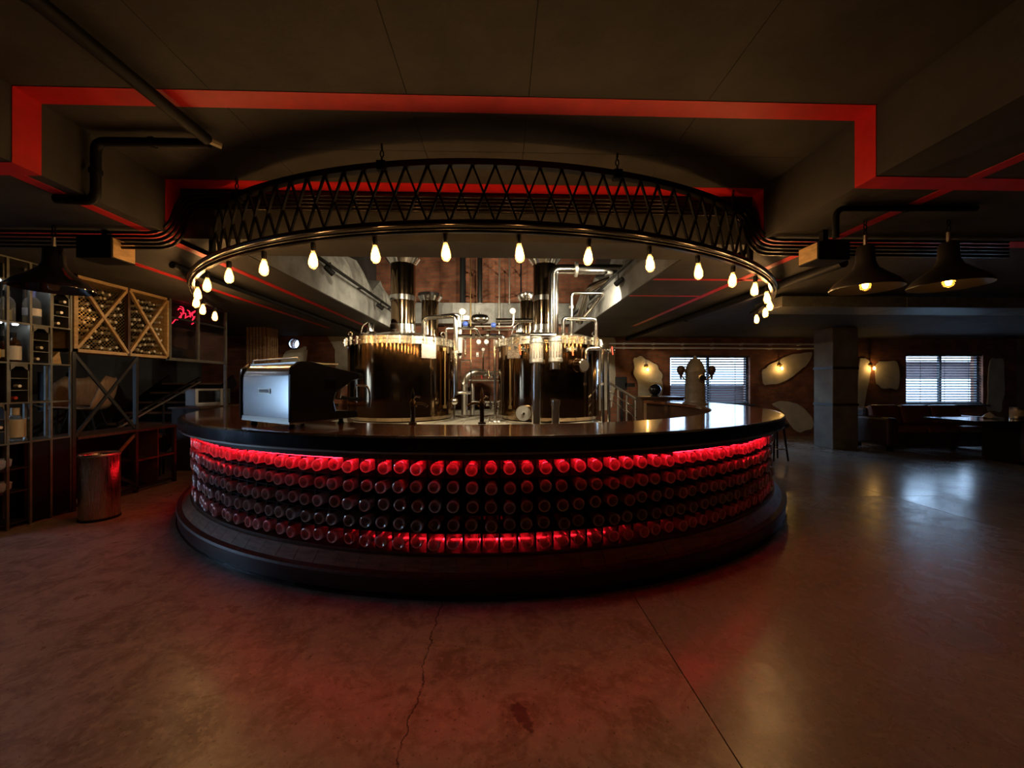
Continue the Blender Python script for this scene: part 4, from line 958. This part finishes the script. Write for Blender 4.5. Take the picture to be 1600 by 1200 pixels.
# bundle of conduits following the cross beam
for k in range(5):
    y = D2 - .030 - .0; dz = k*.030
    q = [Vector((-5.2, 3.13-.0, ZB-.02-dz)), Vector((XL+.03+dz*.8, 3.13, ZB-.02-dz)), Vector((XL+.03+dz*.8, 3.26, ZS-.06-dz)), Vector((XR-.03-dz*.8, 3.26, ZS-.06-dz)), Vector((XR-.03-dz*.8, 3.13, ZB-.02-dz)), Vector((4.3, 3.13, ZB-.02-dz))]
    t = obj('conduit', MB().tube(fillet(q, .16, 7), .012, 8), M['rail'], smooth=60)
    tag(t, 'black conduit stepping around the cross beam, %s of the bundle' % ['topmost', 'second from top', 'middle one', 'second from bottom', 'lowest'][k], 'conduit', 'conduits along the cross beam')
def cpipe(label, pts, r=.022, m='black', fr=.07):
    t = thing('ceiling_pipe', label, 'pipe', pts[0], group='black ceiling pipes'); obj('tube', MB().tube(fillet(pts, fr, 6), r, 10), M[m], t, smooth=60)
    for p, q in zip(pts, pts[1:]):
        d = Vector(q)-Vector(p)
        if d.length > .3:
            mid = Vector(p)+d*.5; d.normalize(); obj('clip', MB().tube([mid-d*.012, mid+d*.012], r*1.25, 10), M[m], t, smooth=40)
    return t
p0 = Wc(-1.95, .6, ZS-.06); p1 = Wc(-1.97, 2.48, ZS-.06)
t = cpipe('black pipe running along the slab to a pale tipped end', [p0, p1], .035)
obj('end_fitting', MB().tube([p1, p1+Vector((.06,.05,-.01))], .022, 8), M['cream'], t, smooth=40)
cpipe('black pipe crossing to the beam and bending down its face', [Vector((p1.x-.02, 2.58, ZS-.06)), Vector((XL+.05, 2.58, ZS-.06)), Vector((XL+.05, 2.58, ZB-.03)), Vector((XL-.18, 2.56, ZB-.03))], .028)
q0 = P(1306, 372, 2.62); q1 = P(1306, 327, 2.62); q2 = P(1525, 327, 2.62)
zc = ZB-.022
cpipe('black pipe running below the lounge ceiling over the pendants', [Vector((q0.x,q0.y,q0.z)), Vector((q1.x,q1.y,zc)), Vector((q2.x,q2.y,zc))], .020)
cpipe('long dark pipe under the lounge ceiling running toward the window', [Vector((3.30, 3.6, ZB-.05)), Vector((3.30, 9.9, ZB-.05))], .05)
cpipe('long dark pipe under the rack side ceiling running to the porthole', [Vector((-3.25, 3.9, ZB-.04)), Vector((-3.25, 9.9, ZB-.04))], .035)
for (x0_, x1_, y0_, y1_, lb) in ((118,172,368,402,'black loudspeaker, bulb-lit side painted pale, under the rack side ceiling'), (1279,1330,376,405,'black loudspeaker, bulb-lit side painted pale, under the lounge ceiling')):
    d = 2.95; a = P(x0_, y1_, d); b = P(x1_, y0_, d)
    t = thing('loudspeaker', lb, 'speaker', ((a.x+b.x)/2, a.y+.1, a.z), group='ceiling loudspeakers')
    obj('cabinet', MB().box((a.x, a.y, a.z), (b.x, a.y+.2, b.z)), M['black'], t, bev=.006)
    sx = b.x if x0_ < 800 else a.x
    obj('bulb_lit_side', MB().box((sx-.004, a.y+.01, a.z+.01), (sx+.004, a.y+.19, b.z-.01)), M['pine'], t)  # pale sheet puts the bulb light on this side into the colour
    obj('bracket', MB().box(((a.x+b.x)/2-.02, a.y+.08, b.z), ((a.x+b.x)/2+.02, a.y+.12, ZB)), M['black'], t)
# flat ducts across the lounge ceiling
for (x0_, y0_, x1_, y1_, d0, lb) in ((2.3, 4.9, 13.5, 5.5, 0, 'flat grey duct crossing the lounge ceiling'), ):
    t = thing('ceiling_duct', lb, 'duct', (8, 5.2, ZB-.2))
    for i in range(6):
        xa = 3.7+i*1.7; obj('duct_section', MB().box((xa+.004, 4.95, ZB-.20), (xa+1.696, 5.5, ZB-.06)), M['rack_steel'], t, bev=.006)
        obj('hanger', MB().box((xa+.8, 5.2, ZB-.06), (xa+.84, 5.24, ZB)), M['black'], t)

# ================================================================== LEFT: BOTTLE SHELVES, CAGE, WORKTOP
XK = -4.70
def ky(px): return PX(px, 600, XK).y
def kp(px, py): return PX(px, py, XK)
cols = [ky(-40), ky(-12), ky(11), ky(47), ky(79), ky(110)]
rowz = [.83, 1.22, 1.61, 2.00, 2.40, ZB-.005]
DX = .26
rk = thing('bottle_shelf', 'grey steel cell shelving with bottles behind the black pendant', 'shelf', (XK-DX/2, (cols[0]+cols[-1])/2, 0))
for y in cols:
    for x in (XK, XK-DX): obj('post', MB().box((x-.010, y-.010, 0), (x+.010, y+.010, ZB-.005)), M['rack_steel'], rk)
for z in rowz: obj('shelf_board', MB().box((XK-DX, cols[0], z-.012), (XK+.011, cols[-1], z+.003)), M['rack_steel'], rk)
obj('base_panel', MB().box((XK-.02, cols[3], .03), (XK+.004, cols[5]-.01, .815)), M['black'], rk)
for z in (.06, .36, .58): obj('shelf_board', MB().box((XK-DX, cols[0], z-.012), (XK, cols[3], z)), M['rack_dark'], rk)
obj('back_panel', MB().box((XK-DX-.02, cols[0], 0), (XK-DX-.011, cols[5], .82)), M['black'], rk)
obj('back_panel', MB().box((XK-DX-.02, cols[0], 1.20), (XK-DX-.011, cols[3], 1.61)), M['black'], rk)  # added black sheet keeps window light off these cells
obj('back_panel', MB().box((XK-DX-.02, cols[0], 1.62), (XK-DX-.011, cols[5], ZB-.01)), M['black'], rk)  # added black sheet so the upper cells stay dark
def cubby(ci, ri):
    y0, y1 = cols[ci]+.011, cols[ci+1]-.011; z0, z1 = rowz[ri]+.003, rowz[ri+1]-.012
    c = obj('cubby', MB().box((XK-DX+.01, y0, z0), (XK+.006, y0+.012, z1)).box((XK-DX+.01, y1-.012, z0), (XK+.006, y1, z1)), M['rack_steel'], rk)
    for k in (1, 2): obj('cubby_shelf', MB().box((XK-DX+.01, y0+.012, z0+(z1-z0)*k*.31-.005), (XK+.006, y1-.012, z0+(z1-z0)*k*.31+.003)), M['rack_steel'], c)
    w_ = y1-y0; pts = [(y0,z1),(y0,z1-.07),(y0+w_*.18,z1-.05),(y0+w_*.32,z1-.025),(y0+w_*.68,z1-.025),(y0+w_*.82,z1-.05),(y1,z1-.07),(y1,z1)]
    obj('valance', MB().prism(pts, .01, lambda u, v, q: (XK+.006-q, u, v)), M['rack_steel'], c)
    return (y0+y1)/2, [z0+(z1-z0)*.31*k+.005 for k in range(3)]
bprof = {'wine': [(0,0),(.034,0),(.037,.006),(.037,.18),(.030,.205),(.014,.235),(.0135,.30),(0,.30)],
         'vodka': [(0,0),(.046,0),(.05,.008),(.05,.17),(.042,.20),(.020,.225),(.018,.27),(0,.27)],
         'jug': [(0,0),(.042,0),(.05,.03),(.05,.10),(.035,.17),(.020,.20),(.020,.24),(0,.24)]}
def bottle(kind, glass, loc, label, cap=None, lab=None, s=1, band=(.05,.13), rot=None, group=None):
    t = thing('liquor_bottle' if not rot else 'wine_bottle', label, 'bottle', loc, group=group); pr = [(r*s, z*s) for r, z in bprof[kind]]
    if rot: t.rotation_euler = rot
    obj('glass', MB().lathe(pr, 20), M[glass], t, smooth=45, local=True)
    top = pr[-1][1]; rn_ = pr[-2][0]
    if cap: obj('cap', MB().lathe([(rn_,top-.05*s),(rn_+.003,top-.05*s),(rn_+.003,top+.006),(0,top+.006)], 16), M[cap], t, smooth=40, local=True)
    if lab:
        r0 = max(r for r, z in pr); obj('label', MB().lathe([(r0+.0005,band[0]*s),(r0+.0015,band[0]*s),(r0+.0015,band[1]*s),(r0+.0005,band[1]*s)], 20, closed_prof=True), M[lab], t, smooth=40, local=True)
    return t
XM = XK-.10
z2 = rowz[3]+.004; z1_ = rowz[2]+.004; z0_ = rowz[1]+.004
bottle('vodka', 'clear', (XM, ky(27), z2), 'clear bottle with dark cap on the upper shelf', 'black', None, 1.1)
bottle('wine', 'amber_glass', (XM-.07, ky(39), z2), 'small dark bottle with yellow label on the upper shelf', 'black', 'yellow', .75, (.04,.17))
bottle('vodka', 'clear', (XM+.03, ky(61), z2), 'clear bottle with a blue cap and white label on the upper shelf', 'blue', 'white', 1.25, (.07,.13))
bottle('jug', 'amber_glass', (XM, ky(3), z1_), 'squat bottle with a yellow label on the lower shelf', 'black', 'yellow', 1.1, (.03,.11))
bottle('vodka', 'amber_glass', (XM, ky(22), z1_), 'dark bottle at the post on the lower shelf', 'black', 'cream', .9)
bottle('vodka', 'amber_glass', (XM+.03, ky(32), z1_), 'dark bottle with a broad white label on the lower shelf', 'black', 'white', 1.05, (.02,.15))
bottle('jug', 'clear', (XM, ky(40), rowz[0]+.004), 'pale yellowish bottle low on the shelves above the base', 'cream', 'cream', 1.35, (.03,.16))
for (ci, ri, lb, nb) in ((4, 3, 'cubby right of the blue capped bottle', 3), (3, 2, 'cubby below the blue capped bottle', 2), (2, 1, 'cubby third down from the pendant', 2), (1, 0, 'lowest cubby at the picture edge', 2)):
    ym, zs = cubby(ci, ri)
    for k in range(nb):
        bottle('wine', 'green_glass', (XK-.250, ym-.03+.03*k, zs[k]+.036), 'wine bottle lying on the %s shelf of the %s' % (['bottom', 'middle', 'top'][k], lb), 'foil' if (ci, k) != (2, 0) else 'red_plastic', None, .85, rot=(0, R(90), 0), group='wine bottles in the shelf cubbies')
for yy, zz in ((ky(5), rowz[4]), (ky(30), rowz[4]), (ky(63), rowz[4]), (ky(6), rowz[3]), (ky(32), rowz[3])):
    obj('puck_light', MB().lathe([(0,-.012),(.016,-.012),(.02,-.004),(.02,0),(0,0)], 14, M=Matrix.Translation((XK-.05, yy, zz-.0125))), M['puck'], rk, smooth=40)
# wooden piece and pale crates
c = kp(92, 538); t = obj('wood_wedge', MB().prism([(c.y-.07,1.615),(c.y+.07,1.615),(c.y+.05,1.75)], .1, lambda u, v, q: (XK-.05-q, u, v)), M['pine']); tag(t, 'small wooden wedge in the cell beside the cage', 'wedge')
for py_, z, lb in ((732, .582, 'pale blue glass dish on the upper base shelf at the picture edge'), (762, .362, 'pale blue glass dish on the lower base shelf at the picture edge')):
    y = ky(8); t = thing('glass_dish', lb, 'dish', (XK-.10, y, z), group='glass dishes on the base shelves')
    obj('bowl', MB().lathe([(0,0),(.07,0),(.10,.03),(.105,.085),(.098,.085),(.092,.035),(.065,.008),(0,.008)], 24), M['blue_tray'], t, smooth=40, local=True)
    obj('bowl_lid', MB().lathe([(0,.115),(.02,.115),(.022,.10),(.09,.098),(.107,.086),(0,.086)], 24), M['blue_tray'], t, smooth=40, local=True)

# caged wine rack
y0, ym_, y1 = ky(113), ky(199), ky(262); ZC0, ZC1 = 1.755, ZB-.01
cg = thing('wine_cage', 'pine framed wine cage with crossed bars and wire mesh', 'wine rack', (XK-.14, (y0+y1)/2, ZC0))
for nm, a, b in (('frame_rail', (XK-.28, y0, ZC0), (XK+.02, y1, ZC0+.035)), ('frame_rail', (XK-.28, y0, ZC1-.035), (XK+.02, y1, ZC1)), ('frame_stile', (XK-.28, y0, ZC0), (XK+.02, y0+.04, ZC1)), ('frame_stile', (XK-.28, y1-.03, ZC0), (XK+.02, y1, ZC1)), ('frame_stile', (XK-.02, ym_-.015, ZC0), (XK+.025, ym_+.015, ZC1))):
    obj(nm, MB().box(a, b), M['pine'] if nm != 'frame_stile' or a[1] != ym_-.015 else M['wood_dark'], cg)
for a, b in ((y0+.03, ym_-.01), (ym_+.01, y1-.02)):
    obj('cross_bar', MB().bar((XK+.005, a, ZC0+.03), (XK+.005, b, ZC1-.03), .03, .03, (1,0,0)), M['pine'], cg)
    obj('cross_bar', MB().bar((XK+.012, a, ZC1-.03), (XK+.012, b, ZC0+.03), .03, .03, (1,0,0)), M['pine'], cg)
obj('back_board', MB().box((XK-.29, y0, ZC0), (XK-.28, y1, ZC1)), M['rack_dark'], cg)
mb = MB(); n = 30
H = ZC1-ZC0-.07; Wd = y1-y0-.07; st = .042
k = -H
while k < Wd:
    for sl in (1, -1):
        a0 = max(0, -k); a1 = min(H, Wd-k)
        if a1 > a0:
            za, zb = (a0, a1) if sl > 0 else (H-a0, H-a1)
            mb.bar((XK-.012, y0+.035+k+a0, ZC0+.035+za), (XK-.012, y0+.035+k+a1, ZC0+.035+zb), .0022, .0022, (1,0,0))
    k += st
tag(obj('wire_mesh', mb, M['brass'], cg), None, None, None, 'stuff')
wine_me = mesh_of('glass', MB().lathe([(r, z) for r, z in bprof['wine']], 12), M['green_glass'], 45)
cap_me = mesh_of('foil_cap', MB().lathe([(.0135,.235),(.0155,.235),(.0160,.303),(0,.303)], 10), M['foil'], 45)
rn = random.Random(9); nrow = 10
for r_ in range(nrow):
    z = ZC0+.08+r_*.082
    nyc = 13
    for c_ in range(nyc):
        y = y0+.085+c_*.087+(r_ % 2)*.043
        if y > y1-.07 or abs(y-ym_) < .03 or rn.random() < .07 or z > ZC1-.07: continue
        t = thing('wine_bottle', 'dark wine bottle in the mesh cage, %s row from below, %s from left' % (ordinal(r_+1), ordinal(c_+1)), 'bottle', (XK-.315+.0, y+rn.uniform(-.008,.008), z+rn.uniform(-.008,.008)), group='wine bottles in the cage')
        t.rotation_euler = (0, R(90)+rn.uniform(-.05,.05), rn.uniform(-.06,.06)); t.location.x = XK-.325
        obj('glass', wine_me, None, t, local=True); obj('foil_cap', cap_me, None, t, local=True)

# steel worktop frame below and glass partition beside the cage
ya, yb, yc = ky(110), ky(212), ky(352)
wt = thing('worktop_frame', 'dark steel braced frame with shelf boards below the wine cage', 'shelving', (XK-.2, (ya+yb)/2, 0))
for y in (ya+.02, yb, ky(272)): obj('post', MB().box((XK-.02, y-.018, 0), (XK+.02, y+.018, ZC0 if y < ky(250) else .80)), M['rack_dark'], wt)
obj('brace', MB().bar((XK+.0, ya+.03, ZC0-.02), (XK, yb, .82), .032, .02, (1,0,0)), M['rack_dark'], wt)
obj('brace', MB().bar((XK+.012, ya+.03, .82), (XK+.012, yb, ZC0-.02), .032, .02, (1,0,0)), M['rack_dark'], wt)
obj('worktop', MB().box((XK-.45, ya+.04, .785), (XK+.04, ky(284), .815)), M['wood_dark'], wt)
obj('lower_shelf', MB().box((XK-.40, yb+.02, .40), (XK+.02, ky(272), .42)), M['wood_dark'], wt)
obj('bottom_rail', MB().box((XK-.02, ya+.04, .04), (XK+.02, ky(272), .07)), M['rack_dark'], wt)
obj('divider', MB().box((XK-.38, ky(246)-.008, .07), (XK+.01, ky(246)+.008, .785)), M['wood_dark'], wt)
obj('brace', MB().bar((XK, ky(178), .50), (XK, yb, .76), .03, .02, (1,0,0)), M['wood_board'], wt)
obj('brace', MB().bar((XK, ky(178), .30), (XK, yb, .10), .03, .02, (1,0,0)), M['rack_dark'], wt)
obj('rear_panel', MB().box((XK-.46, ya+.04, .04), (XK-.45, ky(284), .785)), M['black'], wt)
bottle('jug', 'clear', (XK-.12, ky(251), .424), 'white bulbous bottle in the low cell under the worktop', None, 'white', 1.05, (.02,.14))
gp = thing('glass_partition', 'pale framed glass partition between the cage and the pier', 'partition', (XK, (y1+yc)/2, 1.75))
for y in (y1+.025, ky(309), yc): obj('mullion', MB().box((XK-.02, y-.016, 0 if y > ky(330) else 1.76), (XK+.02, y+.016, ZB-.004)), M['rack_steel'], gp)
obj('bottom_rail', MB().box((XK-.025, y1, 1.735), (XK+.025, yc, 1.775)), M['rack_steel'], gp); obj('mid_rail', MB().box((XK-.018, y1+.03, 2.34), (XK+.018, yc, 2.365)), M['rack_dark'], gp)
for a, b in ((y1+.04, ky(309)-.02), (ky(309)+.02, yc-.02)): obj('pane', MB().box((XK-.003, a, 1.775), (XK+.003, b, ZB-.01)), M['dark_pane'], gp)
c = PX(284, 480, XK-.18); c.z = 2.44; t = thing('neon_sign', 'red glowing leafy neon behind the glass partition', 'neon sign', c)
rn = random.Random(2)
obj('sign_board', MB().box((c.x-.03, c.y-.30, c.z-.14), (c.x-.02, c.y+.30, c.z+.16)), M['black'], t)
for i in range(16):
    p = Vector((c.x, c.y-.26+.52*rn.random(), c.z-.11+.22*rn.random())); d = Vector((0, rn.uniform(-.1,.1), rn.uniform(-.05,.05)))
    obj('neon_tube', MB().tube(fillet([p-d, p+Vector((0,.02,.03)), p+d], .05), .007, 6), M['neon'], t, smooth=60)
obj('hanger', MB().tube([(c.x-.025,c.y,c.z+.16),(c.x-.025,c.y,ZB)], .008, 6), M['black'], t)

# behind the racks: stairs, handrail, chairs, microwave
st_ = thing('dark_staircase', 'dark staircase with pale tread edges seen behind the rack', 'stairs', (-5.9, 5.6, 0))
for i in range(7):
    y = 6.1+i*.26; z = .40+i*.17
    obj('tread', MB().box((-6.6, y, z-.03), (-5.35, y+.27, z)), M['wood_board'], st_); obj('riser', MB().box((-6.6, y+.01, z-.17), (-5.35, y+.03, z-.03)), M['black'], st_)
for x in (-5.36, -6.6): obj('stringer', MB().bar((x, 6.16, .36), (x, 7.9, 1.48), .04, .22), M['black'], st_)
hr = thing('stair_handrail', 'shiny black double handrail slanting up behind the rack', 'handrail', (-5.2, 5.2, .8))
A = PX(183, 662, -5.25); B = PX(312, 590, -5.25)
for dz in (0, -.07): obj('rail', MB().tube([A+Vector((0,0,dz)), B+Vector((0,0,dz))], .018, 10), M['steel_dull'] if dz else M['black_gloss'], hr, smooth=60)
for f_ in (.05, .5, .95):
    p = A+(B-A)*f_; obj('post', MB().tube([p, Vector((p.x, p.y, 0))], .014, 8), M['black'], hr, smooth=50)
def shell_chair(loc, rz, label, s=1):
    t = thing('plywood_chair', label, 'chair', loc, rz, 'curved plywood chairs'); n = 14; m = 8; vs = []; fs = []
    path = [(.26,.44),(.22,.455),(.1,.45),(-.05,.43),(-.16,.44),(-.22,.50),(-.26,.62),(-.29,.76),(-.30,.86)]
    for i, (y, z) in enumerate(path):
        wd = .22 + .05*math.sin(i/8*PI) - (.09 if i == 8 else 0)
        for j in range(m+1):
            u = j/m*2-1; vs.append((u*wd, y + (.05*u*u if i > 4 else 0), z+.03*u*u))
    for i in range(len(path)-1):
        for j in range(m): fs.append((i*(m+1)+j, i*(m+1)+j+1, (i+1)*(m+1)+j+1, (i+1)*(m+1)+j))
    o = obj('shell', MB().add(vs, fs), M['ply'], t, smooth=60, local=True); k = o.modifiers.new('thickness','SOLIDIFY'); k.thickness = .014
    for sx in (-1,1):
        for sy in (-1,1): obj('leg', MB().tube([(sx*.12,sy*.1,.43),(sx*.2,sy*.2,0)], .011, 8), M['black'], t, smooth=50, local=True)
pf = thing('raised_platform', 'dark raised platform behind the racks carrying plywood chairs', 'platform', (-5.9, 4.55, 0))
obj('platform_body', MB().box((-6.6, 4.0, 0), (-5.17, 6.0, .59)), M['black'], pf); obj('platform_top', MB().box((-6.6, 4.0, .59), (-5.17, 6.0, .62)), M['wood_dark'], pf)
shell_chair((-5.5, 5.25, .62), R(115), 'curved plywood chair nearest the crossed steel brace')
shell_chair((-6.25, 5.7, .62), R(75), 'curved plywood chair deeper behind the cell shelving')
tb = thing('side_counter', 'dark side counter carrying the microwave behind the partition', 'counter', (-5.08, 6.8, 0))
obj('counter_body', MB().box((-5.30, 6.35, 0), (-4.85, 7.3, 1.0)), M['rack_dark'], tb); obj('counter_top', MB().box((-5.32, 6.3, 1.0), (-4.82, 7.35, 1.03)), M['wood_dark'], tb)
for i in range(2): obj('door', MB().box((-4.85, 6.38+i*.46, .06), (-4.83, 6.80+i*.46, .97)), M['wood_dark'], tb)
c = P(290, 632, 7.0)
mw = thing('microwave_oven', 'grey microwave oven behind the glass partition', 'microwave', (-5.08, 6.8, 1.03), R(62))
obj('case', MB().box((-.24,-.17,0),(.24,.17,.29)), M['micro'], mw, bev=.01, local=True)
dr = obj('door', MB().box((-.26,-.205,.03),(.14,-.19,.29)), M['micro'], mw, local=True); obj('door_glass', MB().box((-.22,-.209,.06),(.10,-.205,.26)), M['black_gloss'], dr, local=True)
obj('control_strip', MB().box((.16,-.2,.03),(.26,-.19,.29)), M['rack_dark'], mw, local=True)

# stainless bin
c = PZ(148, 812, 0); bn = thing('steel_bin', 'tall brushed steel bin beside the worktop frame', 'bin', (c.x, c.y+.05, 0))
obj('bin_body', MB().lathe([(0,0),(.150,0),(.155,.008),(.155,.66),(.148,.665),(.145,.66),(.145,.02),(0,.02)], 40), M['bin_steel'], bn, smooth=35, local=True)
obj('bin_rim', MB().lathe([(.146,.655),(.160,.655),(.162,.67),(.156,.68),(.146,.675)], 40, closed_prof=True), M['steel_dull'], bn, smooth=40, local=True)
obj('base_ring', MB().lathe([(.150,.0),(.160,.0),(.160,.022),(.152,.025)], 40, closed_prof=True), M['black'], bn, smooth=40, local=True)
